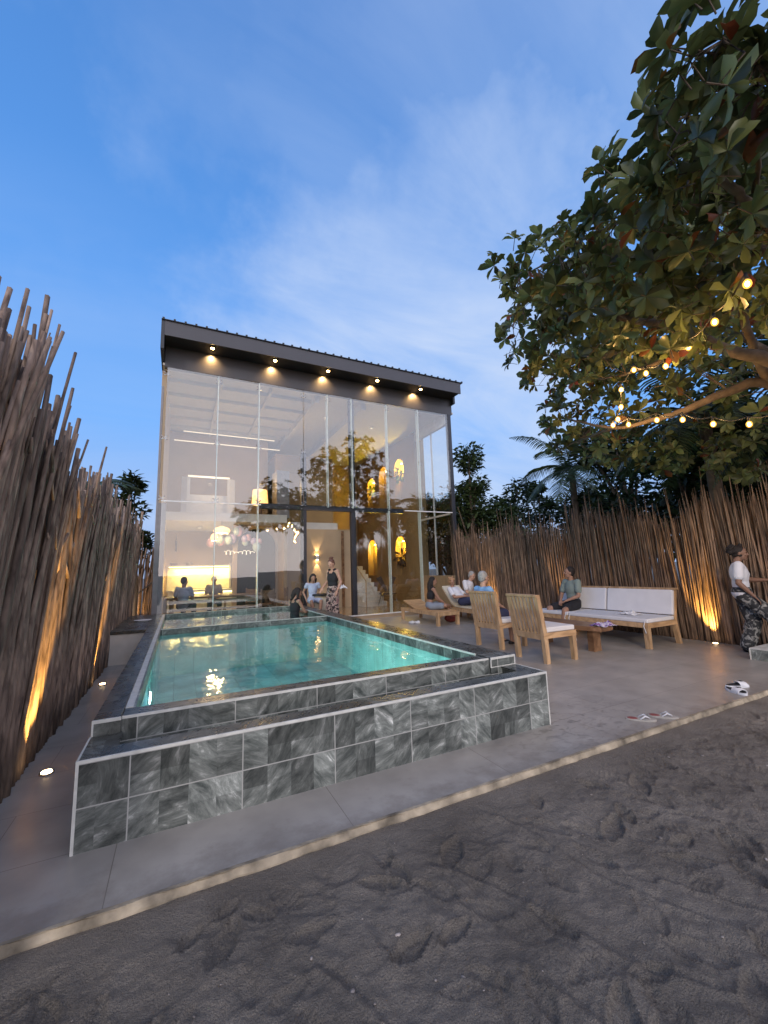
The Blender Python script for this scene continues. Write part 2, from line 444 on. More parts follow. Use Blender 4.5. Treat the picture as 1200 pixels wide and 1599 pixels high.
# ------------------------------------------------------------------ material list
plain('concrete_floor', (0.33, 0.31, 0.285), 0.38, var=0.16, scale=3.0)
def patio_material():
    m = MAT['concrete_floor']; t = m.node_tree; b = t.nodes['Principled BSDF']
    o = t.nodes.new('ShaderNodeTexCoord')
    k = t.nodes.new('ShaderNodeTexBrick'); k.offset = 0.5
    k.inputs['Scale'].default_value = 1; k.inputs['Brick Width'].default_value = 1.2; k.inputs['Row Height'].default_value = 0.6
    k.inputs['Mortar Size'].default_value = 0.0022; k.inputs['Mortar Smooth'].default_value = 0.2
    k.inputs['Color1'].default_value = (1, 1, 1, 1); k.inputs['Color2'].default_value = (0.90, 0.90, 0.90, 1); k.inputs['Mortar'].default_value = (0.45, 0.42, 0.4, 1)
    mp = t.nodes.new('ShaderNodeMapping'); mp.inputs['Location'].default_value = (0.25, -2.94, 0)
    t.links.new(o.outputs['Object'], mp.inputs[0]); t.links.new(mp.outputs[0], k.inputs['Vector'])
    src = b.inputs['Base Color'].links[0].from_socket
    mu = t.nodes.new('ShaderNodeMixRGB'); mu.blend_type = 'MULTIPLY'; mu.inputs[0].default_value = 1
    t.links.new(src, mu.inputs[1]); t.links.new(k.outputs['Color'], mu.inputs[2])
    # damp, dirty footprints near the edge on the right of the pool
    n = t.nodes.new('ShaderNodeTexNoise'); n.inputs['Scale'].default_value = 8.5; n.inputs['Detail'].default_value = 6; n.inputs['Distortion'].default_value = 0.8
    m2 = t.nodes.new('ShaderNodeMapping'); m2.inputs['Scale'].default_value = (1, 1.6, 1)
    t.links.new(o.outputs['Object'], m2.inputs[0]); t.links.new(m2.outputs[0], n.inputs['Vector'])
    r = t.nodes.new('ShaderNodeMapRange'); r.inputs[1].default_value = 0.50; r.inputs[2].default_value = 0.68
    t.links.new(n.outputs[0], r.inputs[0])
    d = t.nodes.new('ShaderNodeVectorMath'); d.operation = 'DISTANCE'; d.inputs[1].default_value = (3.35, 2.65, 0)
    t.links.new(o.outputs['Object'], d.inputs[0])
    dr = t.nodes.new('ShaderNodeMapRange'); dr.inputs[1].default_value = 0.2; dr.inputs[2].default_value = 1.3; dr.inputs[3].default_value = 0.6; dr.inputs[4].default_value = 0.0
    t.links.new(d.outputs['Value'], dr.inputs[0])
    ml = t.nodes.new('ShaderNodeMath'); ml.operation = 'MULTIPLY'
    t.links.new(r.outputs[0], ml.inputs[0]); t.links.new(dr.outputs[0], ml.inputs[1])
    dk = t.nodes.new('ShaderNodeMixRGB'); dk.inputs[2].default_value = (0.075, 0.068, 0.066, 1)
    t.links.new(ml.outputs[0], dk.inputs[0]); t.links.new(mu.outputs[0], dk.inputs[1])
    # dry sand blown and trodden over the edge
    sy = t.nodes.new('ShaderNodeSeparateXYZ'); t.links.new(o.outputs['Object'], sy.inputs[0])
    yr = t.nodes.new('ShaderNodeMapRange'); yr.inputs[1].default_value = 2.40; yr.inputs[2].default_value = 2.78; yr.inputs[3].default_value = 0.62; yr.inputs[4].default_value = 0.30
    t.links.new(sy.outputs[1], yr.inputs[0])
    sn = t.nodes.new('ShaderNodeTexNoise'); sn.inputs['Scale'].default_value = 4.5; sn.inputs['Detail'].default_value = 10; sn.inputs['Roughness'].default_value = 0.7
    t.links.new(o.outputs['Object'], sn.inputs['Vector'])
    sa = t.nodes.new('ShaderNodeMath'); sa.operation = 'ADD'; t.links.new(yr.outputs[0], sa.inputs[0]); t.links.new(sn.outputs[0], sa.inputs[1])
    sr = t.nodes.new('ShaderNodeMapRange'); sr.inputs[1].default_value = 0.93; sr.inputs[2].default_value = 1.15; sr.inputs[4].default_value = 0.55; t.links.new(sa.outputs[0], sr.inputs[0])
    sm_ = t.nodes.new('ShaderNodeMixRGB'); sm_.inputs[2].default_value = (0.17, 0.145, 0.125, 1)
    t.links.new(sr.outputs[0], sm_.inputs[0]); t.links.new(dk.outputs[0], sm_.inputs[1])
    t.links.new(sm_.outputs[0], b.inputs['Base Color'])
    rn = t.nodes.new('ShaderNodeTexNoise'); rn.inputs['Scale'].default_value = 2.2; rn.inputs['Detail'].default_value = 7
    t.links.new(o.outputs['Object'], rn.inputs['Vector'])
    rr = t.nodes.new('ShaderNodeMapRange'); rr.inputs[3].default_value = 0.24; rr.inputs[4].default_value = 0.52
    t.links.new(rn.outputs[0], rr.inputs[0]); t.links.new(rr.outputs[0], b.inputs['Roughness'])
patio_material()
tile_mat('slate_tile', 0.615, 0.225, 0.207, 0.003)
tile_mat('slate_upper', 0.615, 0.40, 0.207, 0.0)
tile_mat('slate_cap', 0.615, 0.30, 0.207, 0.10, grout=False, rough=0.26, gain=0.42)
tile_mat('pool_mosaic', 0.30, 0.15, 0.0, 0.0, grout=False, rough=0.3, gain=1.2)
plain('white_trim', (0.60, 0.60, 0.56), 0.5, var=0.15, scale=14)
plain('kerb_stone', (0.31, 0.26, 0.19), 0.9, var=0.6, scale=7, bump=0.8, bscale=30)
plain('white_plaster', (0.55, 0.52, 0.48), 0.75, var=0.08, bump=0.2)
plain('ochre_plaster', (0.30, 0.20, 0.095), 0.75, var=0.06, scale=2, bump=0.15)
plain('beige_plaster', (0.46, 0.35, 0.24), 0.75, var=0.06, scale=2, bump=0.15)
plain('ceiling_white', (0.62, 0.60, 0.57), 0.7, var=0.05)
plain('charcoal_cladding', (0.055, 0.055, 0.066), 0.45, var=0.06, scale=2)
plain('roof_metal', (0.03, 0.033, 0.04), 0.4, metal=0.3)
plain('dark_steel', (0.035, 0.038, 0.05), 0.4, metal=0.2, var=0.1)
plain('white_metal', (0.72, 0.72, 0.72), 0.35)
plain('chrome', (0.6, 0.6, 0.62), 0.2, metal=1.0, var=0.03)
plain('terrazzo', (0.36, 0.27, 0.18), 0.16, var=0.12, scale=3)
plain('grey_joinery', (0.22, 0.21, 0.22), 0.5)
plain('counter_stone', (0.5, 0.47, 0.42), 0.25)
plain('leather_brown', (0.07, 0.04, 0.025), 0.45)
plain('pool_floor', (0.30, 0.60, 0.56), 0.5, var=0.30, scale=2.6)
glass_mat('facade_glass', 2.15)
glass_mat('side_glass', 1.35)
plain('glass_edge', (0.75, 0.84, 0.82), 0.2, var=0.05)
wood('teak', (0.29, 0.18, 0.095), (0.52, 0.35, 0.20), 1.0, (1, 1, 0.25))
wood('teak_flat', (0.30, 0.18, 0.09), (0.54, 0.35, 0.19), 1.0, (0.25, 1, 1))
wood('slab_wood', (0.10, 0.045, 0.02), (0.30, 0.17, 0.09), 0.6, (1, 0.35, 1), rough=0.35)
wood('dark_table', (0.11, 0.065, 0.035), (0.22, 0.14, 0.08), 0.6, (0.3, 1, 1), rough=0.4)
plain('cushion', (0.66, 0.66, 0.68), 0.9, var=0.04, bump=0.15, bscale=12)
plain('black_shade', (0.012, 0.012, 0.014), 0.6)
emit_mat('warm_glow', (1.0, 0.70, 0.36), 14)
emit_mat('led_yellow', (1.0, 0.80, 0.28), 5.0)
emit_mat('led_warm', (1.0, 0.78, 0.52), 0.75)
emit_mat('amber_shade', (1.0, 0.46, 0.08), 1.6)
emit_mat('bulb_glow', (1.0, 0.62, 0.22), 45)
def globe_material():
    m, t = mat('bulb_globe'); t.nodes.remove(t.nodes['Principled BSDF']); o = t.nodes['Material Output']
    em = t.nodes.new('ShaderNodeEmission'); setc(em.inputs[0], (1.0, 0.45, 0.07)); em.inputs[1].default_value = 2.0
    tr = t.nodes.new('ShaderNodeBsdfTransparent'); mx = t.nodes.new('ShaderNodeMixShader'); mx.inputs[0].default_value = 0.5
    t.links.new(tr.outputs[0], mx.inputs[1]); t.links.new(em.outputs[0], mx.inputs[2]); t.links.new(mx.outputs[0], o.inputs['Surface'])
globe_material()
emit_mat('cool_glow', (0.85, 1.0, 0.97), 30)
emit_mat('niche_glow', (1.0, 0.72, 0.08), 1.1)

# ------------------------------------------------------------------ ground: one sheet of dark beach sand
def fbm(x, y, s, o=4):
    return noise.fractal(Vector((x * s, y * s, 3.1)), 1.0, 2.0, o)
def sand_material():
    m, t = mat('dark_sand'); b = t.nodes['Principled BSDF']; b.inputs['Roughness'].default_value = 0.9
    o = t.nodes.new('ShaderNodeTexCoord')
    n = t.nodes.new('ShaderNodeTexNoise'); n.inputs['Scale'].default_value = 1.7; n.inputs['Detail'].default_value = 9; n.inputs['Roughness'].default_value = 0.65
    t.links.new(o.outputs['Object'], n.inputs['Vector'])
    r = t.nodes.new('ShaderNodeValToRGB')
    r.color_ramp.elements[0].position = 0.3; r.color_ramp.elements[0].color = (0.112, 0.096, 0.080, 1)
    r.color_ramp.elements[1].position = 0.72; r.color_ramp.elements[1].color = (0.255, 0.225, 0.19, 1)
    t.links.new(n.outputs[0], r.inputs[0])
    g = t.nodes.new('ShaderNodeTexNoise'); g.inputs['Scale'].default_value = 260; g.inputs['Detail'].default_value = 3
    t.links.new(o.outputs['Object'], g.inputs['Vector'])
    gr = t.nodes.new('ShaderNodeMapRange'); gr.inputs[1].default_value = 0.3; gr.inputs[2].default_value = 0.75; gr.inputs[3].default_value = 0.6; gr.inputs[4].default_value = 1.45
    t.links.new(g.outputs[0], gr.inputs[0])
    mu = t.nodes.new('ShaderNodeVectorMath'); mu.operation = 'SCALE'
    t.links.new(r.outputs[0], mu.inputs[0]); t.links.new(gr.outputs[0], mu.inputs['Scale'])
    # broken shell specks
    v = t.nodes.new('ShaderNodeTexVoronoi'); v.inputs['Scale'].default_value = 38
    t.links.new(o.outputs['Object'], v.inputs['Vector'])
    lt = t.nodes.new('ShaderNodeMath'); lt.operation = 'LESS_THAN'; lt.inputs[1].default_value = 0.06
    t.links.new(v.outputs['Distance'], lt.inputs[0])
    sx = t.nodes.new('ShaderNodeSeparateXYZ'); t.links.new(v.outputs['Color'], sx.inputs[0])
    gt = t.nodes.new('ShaderNodeMath'); gt.operation = 'GREATER_THAN'; gt.inputs[1].default_value = 0.93
    t.links.new(sx.outputs[0], gt.inputs[0])
    an = t.nodes.new('ShaderNodeMath'); an.operation = 'MULTIPLY'; t.links.new(lt.outputs[0], an.inputs[0]); t.links.new(gt.outputs[0], an.inputs[1])
    mx = t.nodes.new('ShaderNodeMixRGB'); mx.inputs[2].default_value = (0.42, 0.38, 0.33, 1)
    t.links.new(an.outputs[0], mx.inputs[0]); t.links.new(mu.outputs[0], mx.inputs[1]); t.links.new(mx.outputs[0], b.inputs['Base Color'])
    g2 = t.nodes.new('ShaderNodeTexNoise'); g2.inputs['Scale'].default_value = 48; g2.inputs['Detail'].default_value = 6; g2.inputs['Roughness'].default_value = 0.7
    t.links.new(o.outputs['Object'], g2.inputs['Vector'])
    wv = t.nodes.new('ShaderNodeTexWave'); wv.inputs['Scale'].default_value = 11; wv.inputs['Distortion'].default_value = 5; wv.inputs['Detail'].default_value = 2; wv.inputs['Detail Scale'].default_value = 0.7
    t.links.new(o.outputs['Object'], wv.inputs['Vector'])
    wm = t.nodes.new('ShaderNodeTexNoise'); wm.inputs['Scale'].default_value = 2.6; t.links.new(o.outputs['Object'], wm.inputs['Vector'])
    wr = t.nodes.new('ShaderNodeMapRange'); wr.inputs[1].default_value = 0.52; wr.inputs[2].default_value = 0.66; wr.inputs[4].default_value = 0.35; t.links.new(wm.outputs[0], wr.inputs[0])
    wp = t.nodes.new('ShaderNodeMath'); wp.operation = 'MULTIPLY'; t.links.new(wv.outputs['Fac'], wp.inputs[0]); t.links.new(wr.outputs[0], wp.inputs[1])
    g3 = t.nodes.new('ShaderNodeTexNoise'); g3.inputs['Scale'].default_value = 150; g3.inputs['Detail'].default_value = 2; t.links.new(o.outputs['Object'], g3.inputs['Vector'])
    g3m = t.nodes.new('ShaderNodeMath'); g3m.operation = 'MULTIPLY_ADD'; g3m.inputs[1].default_value = 0.45; t.links.new(g3.outputs[0], g3m.inputs[0]); t.links.new(g2.outputs[0], g3m.inputs[2])
    ws = t.nodes.new('ShaderNodeMath'); ws.operation = 'ADD'; t.links.new(wp.outputs[0], ws.inputs[0]); t.links.new(g3m.outputs[0], ws.inputs[1])
    bp = t.nodes.new('ShaderNodeBump'); bp.inputs['Strength'].default_value = 1.0; bp.inputs['Distance'].default_value = 0.024
    t.links.new(ws.outputs[0], bp.inputs['Height']); t.links.new(bp.outputs[0], b.inputs['Normal'])
sand_material()

def make_ground():
    def axis(a, b, d, far):
        v = list(np.arange(a, b + 1e-6, d)); st = d; x = v[0]; lo = []
        while x > -far: st *= 1.5; x -= st; lo.append(x)
        st = d; x = v[-1]; hi = []
        while x < far: st *= 1.5; x += st; hi.append(x)
        return np.array(lo[::-1] + v + hi)
    xs = axis(-1.6, 6.2, 0.011, 400); ys = axis(0.3, 2.6, 0.011, 400)
    X, Y = np.meshgrid(xs, ys)
    Z = np.zeros_like(X)
    near = (X > -4) & (X < 9) & (Y > -2.5) & (Y < 2.9)
    idx = np.argwhere(near)
    for i, j in idx:
        x = X[i, j]; y = Y[i, j]
        Z[i, j] = 0.014 * fbm(x, y, 1.3, 3) + 0.012 * fbm(x + 9, y, 5.0, 4) + 0.010 * fbm(x, y + 5, 14, 5)
    rnd = random.Random(11)
    # footprints: outline pressed in with a pushed-up rim, some with tread rings or bars
    pr = []
    tries = 0
    while len(pr) < 300 and tries < 9000:
        tries += 1
        x = rnd.uniform(-1.4, 6.2); y = rnd.uniform(0.45, 2.2)
        if all((x - q[0]) ** 2 + (y - q[1]) ** 2 > 0.010 for q in pr): pr.append((x, y))
    for (px, py) in pr:
        a = rnd.choice((rnd.gauss(1.0, 0.35), rnd.gauss(2.3, 0.5), rnd.uniform(0, PI)))
        ln = rnd.uniform(0.075, 0.14); wd = ln * rnd.uniform(0.34, 0.42); dp = rnd.uniform(0.005, 0.016); kind = rnd.random()
        m = (np.abs(X - px) < 0.3) & (np.abs(Y - py) < 0.3)
        dx = X[m] - px; dy = Y[m] - py
        u = (dx * math.cos(a) + dy * math.sin(a)) / ln; v = (-dx * math.sin(a) + dy * math.cos(a)) / wd
        v = v / (0.86 + 0.16 * np.cos(3.0 * u + 0.6)); d = np.sqrt(u * u + v * v)
        sink = 1 / (1 + np.exp(np.clip((d - 1) * 16, -50, 50)))
        rim = np.exp(-((d - 1.12) / 0.11) ** 2)
        h = -dp * sink * 1.25 + dp * 0.8 * rim
        if kind < 0.16: h += 0.005 * np.sin(d * 17) * (d < 1.0)
        elif kind < 0.45: h += 0.0045 * np.sin(u * 26 + v * 2) * (d < 1.0)
        elif kind < 0.6: h += -0.008 * np.exp(-((u + 0.55) ** 2 + v * v) * 6)
        if kind > 0.25: Z[m] = Z[m] + h
        else: Z[m] = Z[m] * (1 - 0.6 * sink) + h
    # long scuffs / drag marks
    for k in range(9):
        x0 = rnd.uniform(0.4, 5.5); y0 = rnd.uniform(0.5, 2.0); a = rnd.gauss(2.2, 0.35); ln = rnd.uniform(0.3, 0.8)
        dx = X - x0; dy = Y - y0
        u = dx * math.cos(a) + dy * math.sin(a); v = -dx * math.sin(a) + dy * math.cos(a) + 0.05 * np.sin(u * 5)
        Z += np.where((np.abs(u) < ln), 0.012 * np.exp(-((v - 0.02) / 0.014) ** 2) - 0.008 * np.exp(-(v / 0.02) ** 2), 0)
    Z[~near] = 0
    Z += -0.045
    fl_ = np.clip((Y - 2.12) / 0.2, 0, 1); Z = Z * (1 - fl_) + (-0.038) * fl_
    Z = np.where(Y > 2.42, np.minimum(Z, -0.04) , Z)
    Z = np.where(Y > 2.7, -0.10, Z)
    ny, nx = X.shape
    me = bpy.data.meshes.new('sand_ground')
    V = np.stack([X, Y, Z], -1).reshape(-1, 3).astype(np.float32)
    F = []
    I = np.arange(ny * nx).reshape(ny, nx)
    q = np.stack([I[:-1, :-1], I[:-1, 1:], I[1:, 1:], I[1:, :-1]], -1)
    cxm = (X[:-1, :-1] + X[1:, 1:]) / 2; cym = (Y[:-1, :-1] + Y[1:, 1:]) / 2
    bad = (X[:-1, 1:] > -0.36) & (X[:-1, :-1] < 2.9) & (Y[1:, :-1] > 3.2) & (Y[:-1, :-1] < 11.4)
    q = q[~bad].reshape(-1, 4)
    me.vertices.add(len(V)); me.vertices.foreach_set('co', V.reshape(-1))
    me.loops.add(len(q) * 4); me.loops.foreach_set('vertex_index', q.reshape(-1).astype(np.int32))
    me.polygons.add(len(q)); me.polygons.foreach_set('loop_start', (np.arange(len(q)) * 4).astype(np.int32))
    try: me.polygons.foreach_set('loop_total', np.full(len(q), 4, dtype=np.int32))
    except Exception: pass
    me.update(calc_edges=True); me.validate(); me.shade_smooth()
    me.materials.append(MAT['dark_sand'])
    o = bpy.data.objects.new('sand_ground', me); col.objects.link(o); tag(o, kind='structure')
    # pebbles and shell bits
    mats = []
    for k in range(420):
        x = rnd.uniform(-1.3, 5.8); y = rnd.uniform(0.35, 2.25)
        i = min(len(ys) - 1, int(np.searchsorted(ys, y))); j = min(len(xs) - 1, int(np.searchsorted(xs, x)))
        s = rnd.choice((0.002, 0.0025, 0.003, 0.004, 0.006, 0.003, 0.002, 0.010 if rnd.random() < 0.3 else 0.004)) * rnd.uniform(0.7, 1.2)
        M = Matrix.Translation((x, y, Z[i, j] + s * 0.3)) @ Matrix.Rotation(rnd.uniform(0, 6), 4, 'Z') @ Matrix.Diagonal((s * rnd.uniform(0.8, 1.9), s, s * 0.6, 1))
        mats.append(M)
    bm = bmesh.new(); bmesh.ops.create_icosphere(bm, subdivisions=1, radius=1)
    tv = [tuple(v.co) for v in bm.verts]; tf = [[v.index for v in f.verts] for f in bm.faces]; bm.free()
    plain('shell_bits', (0.24, 0.21, 0.19), 0.8, var=0.3, scale=3, island=0.6)
    g = scatter(tv, tf, mats, 'shell_gravel', 'shell_bits')
    tag(g, 'small pale shell bits and pebbles strewn on the dark sand', 'gravel', kind='stuff')
make_ground()

# ------------------------------------------------------------------ patio slab with a rough stone kerb at the sand
PX0, PX1 = -0.46, 3.10         # outer faces of the pool
mb = MB()
mb.box((-1.6, 2.40, -0.12), (10.2, 2.93, 0.0))
mb.box((-1.6, 2.93, -0.12), (PX0 + 0.02, 11.6, 0.0))
mb.box((PX1 - 0.02, 2.93, -0.12), (10.2, 11.72, 0.0))
mb.box((-5.0, 11.6, -0.12), (-0.6, 16, 0.0))
patio = mb.build('patio_paving', 'concrete_floor'); tag(patio, kind='structure')
def kerb():
    b = bmesh.new(); xs_ = np.arange(-1.8, 10.2, 0.045); prev = None
    for x in xs_:
        n1 = noise.noise(Vector((x * 3.3, 0, 0))); n2 = noise.noise(Vector((x * 14, 5, 0))); n3 = noise.noise(Vector((x * 7, 9, 2)))
        fr = 2.366 + 0.010 * n1 + 0.008 * n2
        ring = [(x, 2.401, 0.003 + 0.002 * n2), (x, 2.375 + 0.01 * n3, 0.006 + 0.004 * n1), (x, fr + 0.012, -0.003 + 0.006 * n2), (x, fr, -0.03 + 0.008 * n3), (x, fr + 0.004 * n2, -0.14), (x, 2.401, -0.14)]
        vs = [b.verts.new(p) for p in ring]
        if prev:
            for k in range(6): b.faces.new((prev[k], prev[(k + 1) % 6], vs[(k + 1) % 6], vs[k]))
        prev = vs
    m_ = MB(); m_.b.free(); m_.b = b
    return m_.build('kerb', 'kerb_stone')
tag(kerb(), kind='structure')

# ------------------------------------------------------------------ the pool
pool = empty('swimming_pool', (1.3, 7.0, 0), 'long raised turquoise plunge pool clad in grey slate tile with white edging', 'pool')
def P(o):
    o.parent = pool; o.matrix_parent_inverse = Matrix.Translation((-1.3, -7.0, 0)); return o
ZC = 0.555; ZW = 0.455; ZF = -0.25
# low front wall with its cap (catch basin)
mb = MB()
mb.box((PX0, 2.91, -0.08), (PX1, 3.06, 0.45))
mb.box((PX0, 3.06, -0.08), (-0.30, 3.30, 0.45))
mb.box((2.92, 3.06, -0.08), (PX1, 3.30, 0.45))
P(mb.build('catch_basin_wall', 'slate_tile', uv=True))
mb = MB()
mb.box((PX0 + 0.006, 2.916, 0.4505), (PX1 - 0.006, 3.075, 0.462), bev=0.002)
mb.box((PX0 + 0.006, 3.077, 0.4505), (-0.285, 3.298, 0.462), bev=0.002)
mb.box((2.905, 3.077, 0.4505), (PX1 - 0.006, 3.298, 0.462), bev=0.002)
P(mb.build('catch_basin_cap', 'slate_cap', uv=True))
mb = MB(); mb.box((-0.30, 3.06, 0.20), (2.92, 3.32, 0.24))
P(mb.build('gutter_floor', 'slate_cap', uv=True))
# upper basin walls
mb = MB()
mb.box((-0.30, 3.32, 0.20), (2.78, 3.52, 0.535))
P(mb.build('infinity_wall', 'slate_upper', uv=True))
mb = MB()
mb.box((-0.452, 3.30, -0.08), (-0.30, 11.57, 0.54))
mb.box((-0.298, 3.52, 0.36), (-0.235, 11.50, 0.546))
P(mb.build('side_wall', 'slate_upper', uv=True))
mb = MB()
mb.box((2.78, 3.30, -0.08), (3.092, 11.57, 0.54))
P(mb.build('side_wall', 'slate_upper', uv=True))
mb = MB()
mb.box((-0.452, 3.306, 0.5405), (-0.30, 11.57, ZC), bev=0.002)
mb.box((2.785, 3.306, 0.5405), (3.092, 11.57, ZC), bev=0.002)
mb.box((-0.296, 3.335, 0.5355), (2.78, 3.515, 0.547), bev=0.002)
P(mb.build('coping', 'slate_cap', uv=True))
mb = MB(); mb.box((-0.24, 8.30, ZF), (2.78, 8.44, 0.535)); P(mb.build('divider_wall', 'slate_upper', uv=True))
mb = MB(); mb.box((-0.24, 11.40, ZF), (2.78, 11.57, 0.545)); P(mb.build('end_wall', 'slate_upper', uv=True))
# white edging strips
mb = MB(); t_ = 0.011
mb.box((PX0 - 0.003, 2.906, 0.449), (PX1 + 0.003, 2.917, 0.466))
mb.box((PX0 - 0.003, 2.906, 0.0), (PX0 + 0.012, 2.9165, 0.449))
mb.box((PX1 - 0.008, 2.906, 0.0), (PX1 + 0.003, 2.9165, 0.449))
mb.box((PX0 - 0.003, 2.917, 0.449), (PX0 + 0.007, 3.30, 0.466))
mb.box((PX1 - 0.007, 2.917, 0.449), (PX1 + 0.003, 3.30, 0.466))
mb.box((-0.456, 3.296, 0.538), (-0.298, 3.307, 0.5585)); mb.box((-0.456, 3.2965, 0.463), (-0.446, 3.305, 0.538))
mb.box((2.782, 3.296, 0.538), (3.095, 3.307, 0.5585)); mb.box((3.084, 3.2965, 0.463), (3.095, 3.305, 0.538)); mb.box((2.778, 3.2965, 0.463), (2.788, 3.305, 0.538))
mb.box((2.788, 3.2965, 0.463), (3.084, 3.302, 0.470))
mb.box((-0.296, 3.325, 0.535), (2.778, 3.336, 0.552))
mb.box((-0.297, 3.53, 0.5465), (-0.250, 11.4, 0.551))
mb.box((2.776, 3.53, 0.5405), (2.786, 11.4, 0.5595))
mb.box((-0.234, 8.294, 0.5355), (2.774, 8.318, 0.546)); mb.box((-0.234, 11.394, 0.5455), (2.774, 11.408, 0.552))
P(mb.build('edge_trim', 'white_trim'))
# inside: teal lining below the water
mb = MB()
mb.box((-0.24, 3.52, ZF - 0.06), (2.78, 11.42, ZF))
mb.box((-0.234, 3.521, ZF), (2.779, 3.53, ZW - 0.02)); mb.box((-0.234, 3.53, ZF), (-0.226, 8.299, ZW - 0.02))
mb.box((2.768, 3.53, ZF), (2.779, 8.299, ZW - 0.02)); mb.box((-0.226, 8.288, ZF), (2.768, 8.299, ZW - 0.02))
mb.box((-0.234, 8.45, ZF + 0.15), (2.779, 11.399, ZF + 0.2))
P(mb.build('basin_lining', 'pool_floor'))
def water_material():
    m, t = mat('pool_water'); t.nodes.remove(t.nodes['Principled BSDF']); o = t.nodes['Material Output']
    fr = t.nodes.new('ShaderNodeFresnel')
    ge = t.nodes.new('ShaderNodeNewGeometry'); io = t.nodes.new('ShaderNodeMapRange')
    io.inputs[3].default_value = 1.33; io.inputs[4].default_value = 1.0 / 1.33
    t.links.new(ge.outputs['Backfacing'], io.inputs[0]); t.links.new(io.outputs[0], fr.inputs[0])
    tr = t.nodes.new('ShaderNodeBsdfTransparent'); setc(tr.inputs[0], (0.74, 0.94, 0.92))
    gs = t.nodes.new('ShaderNodeBsdfGlossy'); gs.inputs['Roughness'].default_value = 0.03
    tc_ = t.nodes.new('ShaderNodeTexCoord')
    mp = t.nodes.new('ShaderNodeMapping'); mp.inputs['Scale'].default_value = (1.0, 0.6, 1)
    t.links.new(tc_.outputs['Object'], mp.inputs[0])
    n = t.nodes.new('ShaderNodeTexNoise'); n.inputs['Scale'].default_value = 4.0; n.inputs['Detail'].default_value = 3; n.inputs['Distortion'].default_value = 0.5
    t.links.new(mp.outputs[0], n.inputs['Vector'])
    bp = t.nodes.new('ShaderNodeBump'); bp.inputs['Strength'].default_value = 0.16; bp.inputs['Distance'].default_value = 0.05
    t.links.new(n.outputs[0], bp.inputs['Height'])
    t.links.new(bp.outputs[0], gs.inputs['Normal']); t.links.new(bp.outputs[0], fr.inputs['Normal'])
    mx = t.nodes.new('ShaderNodeMixShader')
    t.links.new(fr.outputs[0], mx.inputs[0]); t.links.new(tr.outputs[0], mx.inputs[1]); t.links.new(gs.outputs[0], mx.inputs[2])
    t.links.new(mx.outputs[0], o.inputs['Surface'])
water_material()
mb = MB(); mb.face([(-0.236, 3.519, ZW), (2.781, 3.519, ZW), (2.781, 8.301, ZW), (-0.236, 8.301, ZW)])
o = mb.build('pool_water', 'pool_water'); tag(o, kind='structure')
mb = MB(); mb.face([(-0.236, 8.439, ZW + 0.02), (2.781, 8.439, ZW + 0.02), (2.781, 11.401, ZW + 0.02), (-0.236, 11.401, ZW + 0.02)])
o = mb.build('spa_water', 'pool_water'); tag(o, kind='structure')
def lining_joints():
    t = MAT['pool_floor'].node_tree; b = t.nodes['Principled BSDF']; o = t.nodes.new('ShaderNodeTexCoord'); g = t.nodes.new('ShaderNodeNewGeometry')
    k = t.nodes.new('ShaderNodeTexBrick'); k.offset = 0; k.inputs['Scale'].default_value = 1; k.inputs['Brick Width'].default_value = 0.3; k.inputs['Row Height'].default_value = 0.3; k.inputs['Mortar Size'].default_value = 0.006
    k.inputs['Color1'].default_value = (1, 1, 1, 1); k.inputs['Color2'].default_value = (0.62, 0.72, 0.74, 1); k.inputs['Mortar'].default_value = (0.55, 0.6, 0.6, 1)
    t.links.new(o.outputs['Object'], k.inputs['Vector'])
    s = b.inputs['Base Color'].links[0].from_socket; m = t.nodes.new('ShaderNodeMixRGB'); m.blend_type = 'MULTIPLY'; m.inputs[0].default_value = 1
    t.links.new(s, m.inputs[1]); t.links.new(k.outputs['Color'], m.inputs[2]); t.links.new(m.outputs[0], b.inputs['Base Color'])
lining_joints()
def pool_lamp(x, y, z, sgn, e, label):
    p = empty('pool_lamp', (x, y, z), label, 'pool light', 'round lamps set in the pool walls')
    MB().cyl((0, 0, 0), (0.012 * sgn, 0, 0), 0.085, 0.085, 20).build('rim', 'white_trim', p)
    MB().cyl((0.012 * sgn, 0, 0), (0.02 * sgn, 0, 0), 0.06, 0.05, 20).build('lens', 'cool_glow', p)
    lamp('SPOT', (0.05 * sgn, 0, 0), e, (0.80, 1.0, 0.95), p, 0.05, target=(1.0 * sgn, 0.0, -0.10), spot=150, blend=1.0)
pool_lamp(-0.224, 4.95, 0.25, 1, 260, 'round white underwater lamp glowing in the left wall of the main pool')
pool_lamp(-0.224, 9.6, 0.25, 1, 150, 'round white underwater lamp in the left wall of the far shallow basin')

# ------------------------------------------------------------------ tiled deck block left of the spa, with its white wall
mb = MB(); mb.box((-1.22, 8.45, 0.0), (-0.456, 11.56, 0.50))
dk = mb.build('raised_deck', 'white_plaster'); tag(dk, 'low white rendered block with tiled top joining left fence to pool', 'low wall')
mb = MB(); mb.box((-1.23, 8.43, 0.5005), (-0.458, 11.57, 0.553), bev=0.003); mb.build('tiled_top', 'slate_cap', dk, uv=True)
# ------------------------------------------------------------------ the house
HY = 11.6; HX0, HX1 = -0.45, 8.60; GT = 6.93; FL = 0.10
house = empty('glass_house', (4.0, 14.0, 0), 'tall glass fronted house with charcoal roof band and warm lit interior', 'house')
def Hs(o): o.parent = house; o.matrix_parent_inverse = Matrix.Translation((-4.0, -14.0, 0)); return o
BY = 20.0
# floor
mb = MB(); mb.box((HX0, HY, -0.1), (HX1, BY, FL)); Hs(mb.build('floor', 'terrazzo'))
